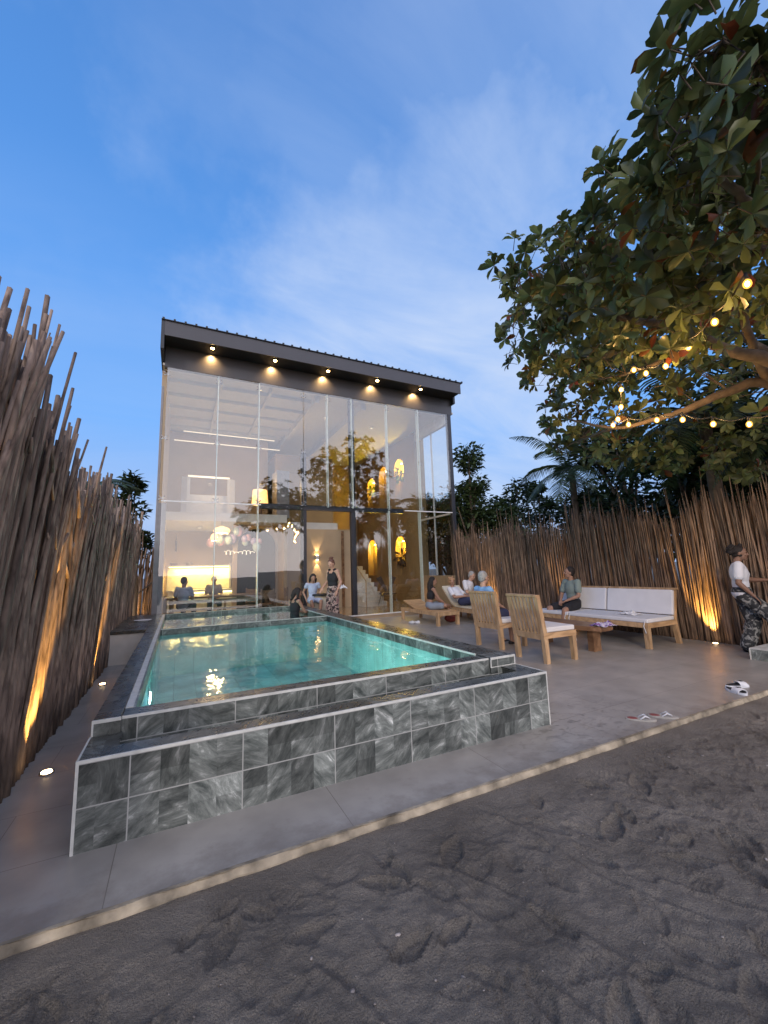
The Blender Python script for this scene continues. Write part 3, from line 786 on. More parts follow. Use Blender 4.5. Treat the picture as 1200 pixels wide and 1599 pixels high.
# walls: left, back, right (right wall starts behind a glazed bay and holds the niches)
mb = MB()
mb.box((HX0 - 0.12, 12.0, -0.1), (HX0, BY, 7.0)); mb.box((HX0 - 0.12, BY, -0.1), (HX1 + 0.2, BY + 0.15, 7.6))
mb.box((HX0, 17.0, FL), (3.2, 17.12, 6.93))
Hs(mb.build('wall', 'beige_plaster'))
# niche wall: boolean-free, columns of wall around arched openings
def arch_wall(x0, x1, y0, y1, z0, z1, niches):
    """wall in the YZ plane with arched recesses; niches: (yc, half width, z bottom, z spring)"""
    mbw = MB(); glow = []
    b = mbw.b
    # front skin made by triangulated fill of outer loop with holes
    loops = [[(y0, z0), (y1, z0), (y1, z1), (y0, z1)]]
    for (yc, hw, zb, zs) in niches:
        lp = [(yc - hw, zb), (yc + hw, zb)] + [(yc + hw * math.cos(a), zs + hw * math.sin(a)) for a in [PI * k / 14 for k in range(15)]]
        loops.append(lp)
    edges = []
    for lp in loops:
        vs = [b.verts.new((x0, p[0], p[1])) for p in lp]
        for i in range(len(vs)): edges.append(b.edges.new((vs[i], vs[(i + 1) % len(vs)])))
    bmesh.ops.triangle_fill(b, use_beauty=True, use_dissolve=False, edges=edges)
    for (yc, hw, zb, zs) in niches:
        lp = [(yc - hw, zb), (yc + hw, zb)] + [(yc + hw * math.cos(a), zs + hw * math.sin(a)) for a in [PI * k / 14 for k in range(15)]]
        f = [b.verts.new((x0, p[0], p[1])) for p in lp]; g = [b.verts.new((x0 + 0.28, p[0], p[1])) for p in lp]
        for i in range(len(f)): b.faces.new((f[i], f[(i + 1) % len(f)], g[(i + 1) % len(g)], g[i]))
        b.faces.new(g)
    mbw.box((x1, y0, z0), (x1 + 0.1, y1, z1)); mbw.box((x0, y0 - 0.02, z0), (x1 + 0.1, y0, z1))
    return mbw.build('niche_wall', 'ochre_plaster')
NICH = [(18.15, 0.46, 4.3, 5.5), (16.75, 0.5, 3.7, 5.75), (15.25, 0.42, 4.0, 5.8), (18.2, 0.5, 1.2, 2.4), (15.35, 0.44, 1.2, 2.4)]
Hs(arch_wall(8.45, 8.8, 13.9, BY, FL, 7.2, NICH))
# low wall under the glazed bay on the right
mb = MB(); mb.box((8.47, HY + 0.02, -0.1), (8.59, 13.88, 1.18)); Hs(mb.build('bay_wall', 'beige_plaster'))
# ceiling and white ceiling grid
mb = MB(); mb.box((HX0 - 0.1, HY + 0.05, 7.0), (HX1 + 0.2, BY, 7.06)); Hs(mb.build('ceiling', 'ceiling_white'))
mb = MB()
for x in (0.9, 2.3): mb.box((x, HY + 0.4, 6.86), (x + 0.07, 17, 6.999))
for x in (3.7, 5.3): mb.box((x, HY + 0.4, 6.78), (x + 0.16, BY, 6.999))
for y in (12.4, 13.4, 14.4, 15.4, 16.4): mb.box((HX0, y, 6.90), (3.7, y + 0.06, 6.999))
Hs(mb.build('ceiling_grid', 'ceiling_white'))
mb = MB(); mb.box((0.0, 16.2, 6.72), (3.3, 16.23, 6.75)); mb.box((-0.3, 16.6, 6.47), (3.6, 16.63, 6.5)); Hs(mb.build('cove_light', 'led_warm'))
# loft over the kitchen, loft box over the hall, room walls below
mb = MB(); mb.box((HX0, 13.6, 3.10), (3.2, 16.99, 3.36)); mb.box((3.2, 15.001, 3.05), (5.5, BY, 3.3)); Hs(mb.build('loft_floor', 'ceiling_white'))
mb = MB(); mb.box((3.2, 15.5, 3.302), (5.5, 15.6, 6.0)); mb.box((3.2, 15.46, 5.30), (5.5, 15.5, 5.36)); mb.box((5.42, 15.6, 3.302), (5.5, BY, 6.0)); mb.box((3.2, 15.6, 5.95), (5.5, BY, 6.0))
mb.box((3.1, 13.6, FL), (3.2, 17, 3.1)); mb.box((3.2, 17.6, FL), (5.5, 17.7, 3.05)); mb.box((5.42, 16.6, FL), (5.5, 17.6, 3.05))
Hs(mb.build('loft_wall', 'ochre_plaster'))
# dark arched doorway in the back of the dining corner
mb = MB()
poly = [(-0.62, 0), (0.62, 0)] + [(0.62 * math.cos(PI * k / 16), 2.25 + 0.62 * math.sin(PI * k / 16)) for k in range(17)]
M_ = Matrix.Translation((2.38, 14.55, FL)) @ Matrix.Rotation(PI / 2, 4, 'X')
mb.prism(poly, 0, 0.06, M_)
plain('dark_glass', (0.010, 0.012, 0.010), 0.6)
Hs(mb.build('arched_door', 'dark_glass'))
mb = MB(); mb.box((1.62, 14.552, FL), (3.1, 14.66, 3.10)); Hs(mb.build('door_wall', 'beige_plaster'))
# facade: steel posts and beam, glass panes, fins and spider fittings
for x in (3.26, 4.83): Hs(MB().box((x - 0.075, HY + 0.12, 0.0), (x + 0.075, HY + 0.27, 5.0 if x < 4 else 6.93)).build('steel_post', 'dark_steel'))
Hs(MB().box((1.98, HY + 0.10, 3.27), (6.6, HY + 0.28, 3.41)).build('steel_beam', 'dark_steel'))
Hs(MB().box((8.50, HY - 0.02, 0.0), (8.64, HY + 0.12, 6.93)).build('corner_post', 'dark_steel'))
Hs(MB().box((-0.50, HY + 0.03, 0.5), (-0.33, HY + 0.18, 3.3)).box((-0.55, HY + 0.02, -0.1), (-0.5, HY + 0.2, 6.4)).build('corner_post', 'grey_joinery'))
ups = [-0.44, 0.83, 1.93, 3.22, 3.98, 4.79, 6.05, 7.27, 8.57]
los = [-0.44, 0.83, 1.93, 3.22, 4.83, 6.03, 7.2, 8.57]
tilt_u = [(0.3, 0.4), (-0.2, 0.8), (0.2, 1.1), (-0.2, -0.2), (0.25, 0.2), (-0.2, -0.1), (0.2, 0.3), (0.0, -0.3)]
tilt_l = [(0.2, 0.5), (-0.3, 0.3), (0.3, 0.8), (0, -0.1), (-0.3, 0.2), (0.2, -0.2), (0.1, 0.3)]
def pane(x0, x1, z0, z1, tl, y=HY, m='facade_glass'):
    w_ = x1 - x0 - 0.012; h_ = z1 - z0
    o = MB().box((-w_ / 2, -0.006, -h_ / 2), (w_ / 2, 0.006, h_ / 2)).build('glass_pane', m)
    Hs(o); o.location = ((x0 + x1) / 2, y, (z0 + z1) / 2); o.rotation_euler = (R(tl[0] * 0.6), 0, R(tl[1]))
    return o
for i in range(8): pane(ups[i], ups[i + 1], 3.36, GT, tilt_u[i])
for i in range(7):
    if i == 3: continue      # the doors in the middle bay stand open
    pane(los[i], los[i + 1], 0.12 if i > 2 else 0.56, 3.33, tilt_l[i])
for x in ups[1:-1]:
    if abs(x - 3.22) < 0.05: continue
    Hs(MB().box((x - 0.011, HY + 0.012, 3.36), (x + 0.011, HY + 0.17, GT)).build('glass_fin', 'glass_edge'))
for x in los[1:-1]:
    if abs(x - 3.22) < 0.05 or abs(x - 4.83) < 0.05: continue
    Hs(MB().box((x - 0.011, HY + 0.012, 0.12), (x + 0.011, HY + 0.17, 3.33)).build('glass_fin', 'glass_edge'))
for x in ups[:-1]:
    for z in (6.75, 5.0, 3.42):
        m_ = MB(); m_.tube([(x - 0.07, HY - 0.01, z + 0.05), (x, HY + 0.05, z), (x + 0.07, HY - 0.01, z + 0.05)], 0.011, 6)
        m_.tube([(x - 0.07, HY - 0.01, z - 0.05), (x, HY + 0.05, z), (x + 0.07, HY - 0.01, z - 0.05)], 0.011, 6)
        Hs(m_.build('spider_fitting', 'chrome'))
Hs(MB().box((HX0, HY - 0.014, 3.332), (2.0, HY + 0.03, 3.362)).build('glazing_rail', 'white_metal'))
Hs(MB().box((6.6, HY - 0.014, 3.332), (8.5, HY + 0.03, 3.362)).build('glazing_rail', 'white_metal'))
Hs(MB().box((3.30, HY - 0.03, 0.1), (8.5, HY + 0.05, 0.13)).build('threshold', 'white_metal'))
# right hand glazed bay
for y0, y1 in ((HY + 0.12, 12.75), (12.76, 13.88)):
    for z0, z1 in ((1.2, 3.3), (3.36, 6.6)):
        o = MB().box((-0.006, 0, 0), (0.006, y1 - y0 - 0.01, z1 - z0)).build('side_pane', 'side_glass'); Hs(o); o.location = (8.53, y0, z0)
Hs(MB().box((8.50, 12.74, 1.19), (8.56, 12.77, 6.6)).box((8.48, HY + 0.12, 6.6), (8.62, 13.9, 7.0)).box((8.50, HY + 0.12, 3.3), (8.56, 13.88, 3.36)).build('bay_frame', 'white_metal'))
# roof: charcoal band above the glass, overhanging fascia, ribbed metal on top
Hs(MB().box((HX0 - 0.05, HY - 0.02, GT), (HX1 + 0.1, HY + 0.14, 7.52)).build('roof_band', 'charcoal_cladding'))
Hs(MB().box((HX0 - 0.05, HY - 0.62, 7.50), (8.64, HY + 0.2, 7.53)).build('soffit', 'black_shade'))
Hs(MB().box((HX0 - 0.06, HY - 0.66, 7.47), (8.66, HY - 0.62, 7.86)).build('fascia', 'charcoal_cladding'))
mb = MB()
mb.box((HX0 - 0.14, HY - 0.70, 7.862), (8.74, BY + 0.3, 7.88))
x = HX0 - 0.12
while x < 8.7:
    mb.box((x, HY - 0.71, 7.8805), (x + 0.05, BY + 0.3, 7.915)); x += 0.25
mb.box((HX0 - 0.14, HY - 0.66, 7.10), (HX0 - 0.062, BY + 0.3, 7.861)); mb.box((8.661, HY - 0.2, 7.3), (8.74, BY + 0.3, 7.861))
Hs(mb.build('roof', 'roof_metal'))
for i, x in enumerate((0.62, 2.27, 3.85, 5.50, 7.12)):
    d = MB().cyl((0, 0, 0), (0, 0, 0.05), 0.055, 0.055, 16).build('downlight', 'black_shade'); Hs(d); d.location = (x, HY - 0.48, 7.45)
    MB().ball((0, 0, -0.008), (0.046, 0.046, 0.022)).build('lens', 'bulb_glow', d)
    l = lamp('SPOT', (0, 0.31, 0.03), 42, (1, 0.58, 0.22), d, 0.02, target=(0, 0.44, -0.16), spot=120, blend=1.0)

# ------------------------------------------------------------------ things inside
ROOM = 'added fill lamps inside the glass house'
def fill_lamp(x, y, z, e, label, c=(1, 0.80, 0.58)):  # made-up ceiling fixture, added to fill the rooms with warm light
    p = empty('fill_lamp', (x, y, z), label, 'lamp', ROOM)
    MB().cyl((0, 0, 0), (0, 0, -0.03), 0.09, 0.08, 20).build('housing', 'white_metal', p)
    MB().cyl((0, 0, -0.031), (0, 0, -0.036), 0.05, 0.04, 20).build('lens', 'led_warm', p)
    lamp('SPOT', (0, 0, -0.06), e * 2.2, c, p, 0.08, target=(0, 0, -1), spot=150, blend=0.8)
fill_lamp(1.4, 14.5, 6.99, 7, 'added round fill lamp over the loft above the kitchen')
fill_lamp(4.6, 13.6, 6.99, 14, 'added round fill lamp above the open doorway')
fill_lamp(7.0, 16.0, 6.99, 12, 'added round fill lamp above the seating near the niches')
fill_lamp(0.6, 15.3, 3.09, 60, 'added round fill lamp under the loft over the kitchen island')
fill_lamp(4.3, 16.2, 3.04, 12, 'added round fill lamp under the loft of the hallway')
fill_lamp(6.6, 14.0, 6.99, 8, 'added round fill lamp near the right bay window')
# kitchen
k = empty('kitchen_counter', (1.0, 16.6, FL), 'pale kitchen counter with yellow lit splashback and floating shelf on the back wall', 'kitchen counter')
kk = lambda o: o
MB().box((-1.3, -0.25, 0.0), (1.2, 0.35, 0.80)).build('cabinet', 'white_plaster', k)
MB().box((-1.35, -0.3, 0.801), (1.25, 0.36, 0.85)).build('worktop', 'counter_stone', k)
MB().box((-1.35, 0.375, 0.86), (1.2, 0.385, 1.62)).build('splashback', 'led_yellow' if False else 'counter_stone', k)
MB().box((-1.35, 0.08, 1.68), (1.25, 0.36, 1.73)).build('shelf', 'white_plaster', k)
MB().box((-1.3, 0.2, 1.655), (1.2, 0.24, 1.679)).build('led_strip', 'led_yellow', k)
lamp('AREA', (0, 0.2, 1.62), 60, (1, 0.72, 0.20), k, 2.3, sy=0.05, name='strip_light', target=(0, 0.30, 0))
MB().tube([(0.2, 0.1, 0.85), (0.2, 0.1, 1.2), (0.2, 0.0, 1.26), (0.2, -0.12, 1.2)], 0.013, 8).build('tap', 'dark_steel', k)
tag(MB().cyl((-0.15, 16.8, 1.832), (-0.15, 16.8, 1.92), 0.10, 0.12).build('bowl', 'leather_brown'), 'dark bowl at the left end of the kitchen shelf', 'bowl')
tag(MB().cyl((0.35, 16.8, 1.832), (0.35, 16.8, 1.94), 0.09, 0.13).build('bowl', 'kerb_stone'), 'tan bowl in the middle of the kitchen shelf', 'bowl')
# fridge
fz = empty('fridge', (2.0, 15.3, FL), 'tall grey double door fridge behind the balloons', 'fridge')
o = MB().box((-0.35, 0, 0), (-0.005, 0.6, 1.75), bev=0.01).build('door', 'grey_joinery', fz)
o = MB().box((0.005, 0, 0), (0.35, 0.6, 1.75), bev=0.01).build('door', 'grey_joinery', fz)
MB().box((-0.03, -0.03, 0.5), (-0.015, 0, 1.3)).box((0.015, -0.03, 0.5), (0.03, 0, 1.3)).build('handle', 'chrome', fz)
# island
k = empty('kitchen_island', (1.0, 15.0, FL), 'kitchen island with a yellow light strip under its top', 'kitchen island')
MB().box((-1.0, -0.3, 0), (1.1, 0.3, 0.78)).build('base', 'counter_stone', k)
MB().box((-1.15, -0.4, 0.83), (1.3, 0.4, 0.88)).build('worktop', 'counter_stone', k)
MB().box((-1.0, -0.32, 0.782), (1.1, -0.28, 0.829)).build('led_strip', 'led_yellow', k)
lamp('AREA', (0, -0.36, 0.8), 5, (1, 0.72, 0.25), k, 2.0, sy=0.04, name='strip_light', target=(0, -0.42, 0))
# dining table and chairs
k = empty('dining_table', (1.35, 13.3, FL), 'long dark wooden dining table behind the left glass', 'table')
MB().box((-1.65, -0.42, 0.70), (1.35, 0.42, 0.755), bev=0.006).build('tabletop', 'dark_table', k)
for sx in (-1.5, 1.2):
    for sy in (-0.34, 0.34): MB().box((sx - 0.04, sy - 0.04, 0), (sx + 0.04, sy + 0.04, 0.699)).build('leg', 'dark_table', k)
bn = empty('dining_bench', (1.2, 12.55, FL), 'long slatted wooden bench between the dining table and the glass', 'bench')
MB().box((-1.4, -0.17, 0.42), (1.4, 0.17, 0.46)).build('seat', 'dark_table', bn)
MB().box((-1.4, -0.17, 0.62), (1.4, -0.14, 0.70)).build('backrest', 'dark_table', bn)
for sx in (-1.3, 0, 1.3): MB().box((sx - 0.03, -0.17, 0), (sx + 0.03, -0.14, 0.619)).box((sx - 0.03, 0.1, 0), (sx + 0.03, 0.14, 0.419)).build('leg', 'dark_table', bn)
def dchair(x, y, rz, label):
    c = empty('dining_chair', (x, y, FL), label, 'chair', 'dark chairs at the dining table', rz)
    MB().box((-0.21, -0.21, 0.43), (0.21, 0.21, 0.47), bev=0.006).build('seat', 'dark_table', c)
    MB().box((-0.2, -0.215, 0.62), (0.2, -0.19, 0.86)).build('backrest', 'dark_table', c)
    for a in (-0.18, 0.18):
        MB().box((a - 0.018, -0.21, 0), (a + 0.018, -0.175, 0.9)).build('leg', 'dark_table', c)
        MB().box((a - 0.018, 0.17, 0), (a + 0.018, 0.205, 0.429)).build('leg', 'dark_table', c)
dchair(2.9, 13.25, R(90), 'dark dining chair at the right end of the long table')
dchair(2.35, 12.65, R(5), 'dark dining chair on the glass side of the table near its right end')
dchair(2.2, 14.0, R(180), 'dark dining chair on the kitchen side of the table near the arched door')
# pendant lamps under the loft
for i, (x, y, z, s, lb) in enumerate(((1.15, 13.35, 2.80, 0.20, 'large amber woven pendant lamp above the dining table'), (0.92, 13.0, 2.55, 0.09, 'small round glowing pendant beside the large amber one'))):
    p = empty('pendant_lamp', (x, y, z), lb, 'lamp', 'pendant lamps over the dining table')
    MB().cyl((0, 0, 0.1), (0, 0, 3.36 - z if x < 1.0 else 3.10 - z), 0.005, 0.005, 6).build('cord', 'black_shade', p)
    MB().tube([(0, 0, 0.12), (0, 0, 0.06), (0, 0, -0.02), (0, 0, -0.1)], [0.03, s, s * 1.25, s * 1.0], 20, caps=False).build('shade', 'amber_shade', p)
    MB().ball((0, 0, -0.06), 0.05).build('bulb', 'warm_glow', p)
    lamp('POINT', (0, 0, -0.2), 22, (1, 0.66, 0.3), p, 0.06)
# upstairs: lit bed canopy and amber lamp
cn = empty('bed_canopy', (0.9, 15.9, 3.36), 'white draped bed canopy with a light strip on top in the loft', 'canopy')
MB().box((-0.7, -0.02, 1.60), (0.7, 0.03, 1.66)).build('led_strip', 'led_warm', cn)
for s in (-1, 1):
    MB().prism([(s * 0.62, -0.02), (s * 0.72, -0.02), (s * 0.9, 0.05), (s * 0.70, 0.05)], 0.0, 1.6).build('curtain', 'cushion', cn)
MB().box((-0.7, 0.2, 0.0), (0.7, 0.25, 1.0)).build('headboard', 'cushion', cn)
lamp('POINT', (0, -0.3, 1.3), 7, (1, 0.75, 0.5), cn, 0.08)
ll = empty('table_lamp', (2.45, 14.4, 3.36), 'big amber drum lamp glowing in the loft beside the steel post', 'lamp')
MB().cyl((0, 0, 0), (0, 0, 0.45), 0.1, 0.06).build('lamp_base', 'leather_brown', ll)
MB().tube([(0, 0, 0.45), (0, 0, 0.95)], [0.28, 0.24], 24, caps=False).build('lamp_shade', 'amber_shade', ll)
MB().ball((0, 0, 0.78), 0.07).build('bulb', 'bulb_glow', ll)
lamp('POINT', (0, -0.05, 1.1), 22, (1, 0.62, 0.22), ll, 0.1)
tag(MB().box((3.0, 14.3, 3.362), (3.45, 15.1, 5.05), bev=0.01).build('wardrobe', 'grey_joinery'), 'grey brown wardrobe standing at the loft edge beside the amber lamp', 'wardrobe')
# sconce on the hallway wall: throws a cone up and a cone down
def sconce(x, y, z, label, e=9):
    s = empty('wall_sconce', (x, y, z), label, 'wall lamp')
    MB().box((-0.05, -0.10, -0.08), (0.05, 0, 0.08), bev=0.005).build('housing', 'white_metal', s)
    MB().box((-0.04, -0.09, 0.081), (0.04, -0.01, 0.085)).box((-0.04, -0.09, -0.085), (0.04, -0.01, -0.081)).build('lens', 'bulb_glow', s)
    lamp('SPOT', (0, -0.07, 0.10), e, (1, 0.70, 0.33), s, 0.015, target=(0, -0.02, 1), spot=52, blend=0.35)
    lamp('SPOT', (0, -0.07, -0.10), e, (1, 0.70, 0.33), s, 0.015, target=(0, -0.02, -1), spot=52, blend=0.35)
MBk = MB().box((3.2, 14.9, FL), (6.1, 15.0, 3.04)); 
Hs(MBk.build('hall_wall', 'beige_plaster'))
Hs(MB().box((4.12, 14.86, FL), (4.2, 14.899, 2.98)).box((5.6, 14.86, FL), (5.7, 14.899, 2.98)).build('door_frame', 'slab_wood'))
sconce(4.62, 14.899, 1.97, 'white up and down wall lamp on the hallway wall behind the open doors', 22)
# staircase
st = empty('staircase', (6.25, 14.2, FL), 'pale plaster staircase climbing to the loft behind the steel post', 'staircase')
mb = MB()
for i in range(9): mb.box((0, 0.28 * i, 0), (0.9, 0.28 * (i + 1) - 0.001, 0.17 * (i + 1)))
mb.build('steps', 'white_plaster', st)
MB().tube([(0.0, -0.1, 0.95), (0.0, 2.4, 2.5)], 0.022, 8).build('handrail', 'teak', st)
MB().tube([(0.0, -0.1, 0.0), (0.0, -0.1, 0.95)], 0.018, 8).build('newel', 'teak', st)
# niches: lamps and plants
plain('niche_plant', (0.12, 0.26, 0.03), 0.6, var=0.4, scale=9)
for i, (yc, hw, zb, zs) in enumerate(NICH):
    p = empty('niche_lamp', (8.6, yc, zs + hw * 0.55), ('yellow lamp in the %s' % ('smallest upper arched niche', 'tall middle upper niche', 'upper niche nearest the bay window', 'lower niche deeper in the room', 'lower niche nearest the bay window')[i]), 'lamp', 'yellow lamps in the arched wall niches')
    MB().cyl((0, 0, 0), (0, 0, 0.04), 0.05).build('housing', 'white_metal', p)
    MB().cyl((0, 0, -0.012), (0, 0, -0.001), 0.04).build('lens', 'bulb_glow', p)
    lamp('POINT', (-0.02, 0, -0.22), 45.0 if i != 1 else 22.0, (1, 0.62, 0.05), p, 0.03)
def leafy(name, c, n, r, L_, m, label, cat):
    rnd = random.Random(int(c[0] * 31 + c[1] * 17 + c[2] * 7))
    mats = []
    for k_ in range(n):
        d = Vector((rnd.gauss(0, 1), rnd.gauss(0, 1), rnd.gauss(0, 1) - 0.2)).normalized()
        q = d.to_track_quat('X', 'Z').to_matrix().to_4x4()
        mats.append(Matrix.Translation(Vector(c) + d * r * rnd.uniform(0.1, 0.5)) @ q @ Matrix.Diagonal((L_ * rnd.uniform(0.6, 1.2), L_ * 0.3, L_, 1)))
    o = scatter([(0, 0, 0), (0.5, 0.5, 0.06), (1, 0, -0.1), (0.5, -0.5, 0.06)], [[0, 1, 2, 3]], mats, name, m)
    tag(o, label, cat); return o
leafy('hanging_plant', (8.52, 18.15, 5.35), 60, 0.4, 0.22, 'niche_plant', 'green hanging plant in the smallest upper arched niche', 'plant')
leafy('hanging_plant', (8.50, 15.25, 5.5), 90, 0.5, 0.24, 'niche_plant', 'green bushy plant in the upper niche nearest the bay window', 'plant')
leafy('potted_plant', (8.50, 15.35, 2.0), 60, 0.5, 0.3, 'leather_brown', 'dark leafed plant in the lower niche nearest the bay window', 'plant')
# butterfly chair
bc = empty('butterfly_chair', (7.1, 14.0, FL), 'wire legged chair with two dark leather wings seen through the glass', 'chair')
for s in (-1, 1):
    MB().prism([(s * 0.08, 0.0), (s * 0.42, 0.55), (s * 0.22, 0.62), (s * 0.02, 0.1)], -0.02, 0.02, Matrix.Translation((0, 0, 0.5)) @ Matrix.Rotation(R(78), 4, 'X')).build('leather_wing', 'leather_brown', bc)
    MB().tube([(s * 0.3, -0.25, 0), (s * 0.26, 0.0, 0.48), (s * 0.32, 0.22, 0)], 0.012, 6).build('leg', 'chrome', bc)
MB().cube((0, 0, 0.46), (0.5, 0.45, 0.05), bev=0.01).build('seat', 'leather_brown', bc)
# balloons and a glowing squiggle of lettering on the splash wall
def balloons():
    b = empty('balloon_cluster', (1.75, 14.25, 2.45), 'cluster of pale pink, lilac and mint balloons above the fridge', 'balloons')
    cols = [('balloon_pink', (0.55, 0.30, 0.34)), ('balloon_lilac', (0.40, 0.32, 0.48)), ('balloon_mint', (0.42, 0.52, 0.50))]
    for n_, c_ in cols: plain(n_, c_, 0.3, var=0.05)
    rnd = random.Random(5)
    for i in range(16):
        x = -0.85 + 0.10 * i + rnd.uniform(-0.05, 0.05); z = 0.30 * math.sin(i / 15 * PI) + rnd.uniform(-0.2, 0.12); r_ = rnd.uniform(0.09, 0.14)
        MB().ball((x, rnd.uniform(-0.1, 0.05), z), (r_, r_, r_ * 1.2)).build('balloon', cols[(i * 7) % 3][0], b)
    pts = []
    for j in range(90):
        u = j / 89.0
        pts.append((-0.45 + 0.95 * u + 0.035 * math.sin(u * 48), -0.16, -0.30 + 0.075 * math.cos(u * 48) * (0.6 + 0.4 * math.sin(u * 11))))
    MB().tube(pts, 0.008, 6).build('neon_script', 'led_warm', b)
balloons()
tag(MB().cyl((-0.1, 16.93, 2.35), (-0.1, 16.93, 2.75), 0.03, 0.03).cyl((-0.1, 16.93, 2.75), (-0.1, 16.93, 2.95), 0.008).build('wall_ornament', 'black_shade'), 'thin black ornament hanging on the kitchen back wall', 'ornament')
tag(MB().cyl((-0.62, 10.05, 0.5535), (-0.62, 10.05, 0.575), 0.13, 0.16, 24).build('plate', 'cushion'), 'round white plate left on the tiled deck beside the spa', 'plate')
# ------------------------------------------------------------------ stick fences
def bark(name, c1, c2):
    m = wood(name, c1, c2, 1.6, (1, 1, 0.18), rough=0.85, island=0.55)
    return m
bark('stake_brown', (0.085, 0.055, 0.040), (0.33, 0.235, 0.175))
bark('cane_brown', (0.085, 0.053, 0.036), (0.29, 0.19, 0.125))
def stake(mb, p, h, lx, ly, r, rnd, fork=True, seg=6):
    n = 8; pts = []; rr = []
    kw = 1.0 if fork else 0.45; wx_ = rnd.uniform(-1, 1) * 0.03 * kw; wy_ = rnd.uniform(-1, 1) * 0.045 * kw; ph = rnd.uniform(0, 6); kx = rnd.gauss(0, 0.02); ky = rnd.gauss(0, 0.035 if fork else 0.015)
    for i in range(n + 1):
        t = i / n
        pts.append((p[0] + lx * h * t + wx_ * math.sin(t * 5 + ph) + kx * t * t * h, p[1] + ly * h * t + wy_ * math.sin(t * 6.3 + ph * 2) + ky * t * h, p[2] + h * t))
        rr.append(r * (1.08 - 0.5 * t) * (1 + 0.10 * math.sin(t * 23 + ph)))
    if not fork: rr[-1] = r * 0.25
    mb.tube(pts, rr, seg)
    if fork and rnd.random() < 0.55:
        k = rnd.choice((5, 6, 7)); q = Vector(pts[k]); L_ = rnd.uniform(0.12, 0.42)
        d = Vector((rnd.gauss(0, 0.12), rnd.choice((-1, 1)) * rnd.uniform(0.25, 0.7), 1)).normalized()
        mb.tube([q, q + d * L_ * 0.5 + Vector((0, 0, 0.01)), q + d * L_], [rr[k] * 0.85, rr[k] * 0.7, rr[k] * 0.5], seg)
def fence(name, label, x, y0, y1, z0, h, lx, ly, r, gap, mname, seed, nvis, along='y', layers=3, fork=True, hvar=0.12, group='stick fences round the terrace', near=None):
    rnd = random.Random(seed)
    root = empty(name, (x, (y0 + y1) / 2, 0) if along == 'y' else ((y0 + y1) / 2, x, 0), label, 'fence', group)
    ox, oy, _ = root.location
    rest = MB(); n = int((y1 - y0) / gap); vis = 0
    pos = []
    for l in range(layers):
        for i in range(n):
            pos.append((l, y0 + (i + rnd.random()) * gap))
    front = [q for q in pos if q[0] == 0]
    key = (lambda q: abs(q[1] - near)) if near is not None else (lambda q: q[1])
    chosen = set(id(q) for q in sorted(front, key=key)[:nvis])
    for q in pos:
        l, y = q
        hh = (h + (0.50 * max(0, min(1, (4.0 - y) / 1.3)) if x == -1.04 else 0)) * (1 + rnd.gauss(0, hvar * (0.7 if l else 1.0)) + 0.05 * math.sin(y * 2.3) + 0.04 * math.sin(y * 5.1)) * (0.93 if l else 1)
        off = -0.045 * l * (1 if along == 'x' else (1 if x < 0 else -1)) + rnd.uniform(-0.012, 0.012)
        R_ = r * rnd.uniform(0.6, 1.35)
        lyy = ly + rnd.gauss(0, 0.035 if fork else 0.022)
        if along == 'y': p = (x + off - ox, y - oy, z0); a = (lx, lyy)
        else: p = (y - ox, x + off * -1 - oy, z0); a = (lyy, lx)
        if id(q) in chosen:
            m_ = MB(); stake(m_, p, hh, a[0], a[1], R_, rnd, fork, 7); m_.build('stake', mname, root)
        else: stake(rest, p, hh, a[0], a[1], R_, rnd, fork, 5)
    o = rest.build('stake_screen', mname, root); tag(o, kind='stuff')
    rl = MB()
    for z in (0.7, 1.7) if h < 3 else (0.8, 2.0, 2.8):
        if along == 'y': rl.tube([(x - ox + (-0.16 if x < 0 else 0.16) + lx * z, y0 - oy, z), (x - ox + (-0.16 if x < 0 else 0.16) + lx * z, y1 - oy, z)], 0.03, 6)
    if along == 'y': rl.build('rail', mname, root)
    return root
fence('stick_fence', 'tall close fence of rough forked branches along the left of the pool', -1.04, 1.6, 12.2, -0.05, 2.62, 0.03, 0.17, 0.0235, 0.029, 'stake_brown', 3, 95, near=4.6, hvar=0.062)
fence('stick_fence', 'long fence of thin upright canes behind the sofa on the right', 8.52, 1.0, 11.65, -0.05, 2.62, -0.01, 0.035, 0.0165, 0.030, 'cane_brown', 5, 95, hvar=0.07, near=5.5, layers=4, fork=False)
fence('stick_fence', 'short dark stick fence behind the raised deck at far left', 14.6, -4.5, -0.62, -0.1, 2.5, 0.0, 0.06, 0.022, 0.045, 'cane_brown', 9, 50, along='x', hvar=0.08, layers=3)
# gate post with brace behind the deck
gp = empty('gate_post', (-0.98, 12.6, 0), 'pale pointed timber post with diagonal brace behind the tiled deck', 'post')
MB().tube([(0, 0, 0), (0, 0, 1.42), (0.02, 0, 1.55)], [0.065, 0.06, 0.015], 8).build('post', 'teak', gp)
MB().tube([(0.02, 0.03, 1.0), (0.42, 0.35, 1.35)], 0.02, 6).build('brace', 'teak', gp)
def uplight(x, y, e, tx, ty, label, sz=0.036, group='small ground lights washing the fences', spot=46, tz=0.75):
    u = empty('ground_light', (x, y, 0.0), label, 'light', group)
    MB().cyl((0, 0, 0.001), (0, 0, 0.012), sz * 1.35, sz * 1.3, 18).build('rim', 'chrome', u)
    MB().cyl((0, 0, 0.0125), (0, 0, 0.018), sz, sz * 0.9, 16).build('lens', 'warm_glow', u)
    lamp('SPOT', (0, 0, 0.04), e, (1, 0.56, 0.14), u, 0.02, target=(tx - x, ty - y, tz), spot=spot, blend=0.9)
uplight(-0.84, 4.16, 250, -1.02, 4.42, 'ground light in the left path nearest the front edge')
uplight(-0.88, 7.05, 200, -1.02, 7.35, 'ground light in the left path further back, just before the white wall')
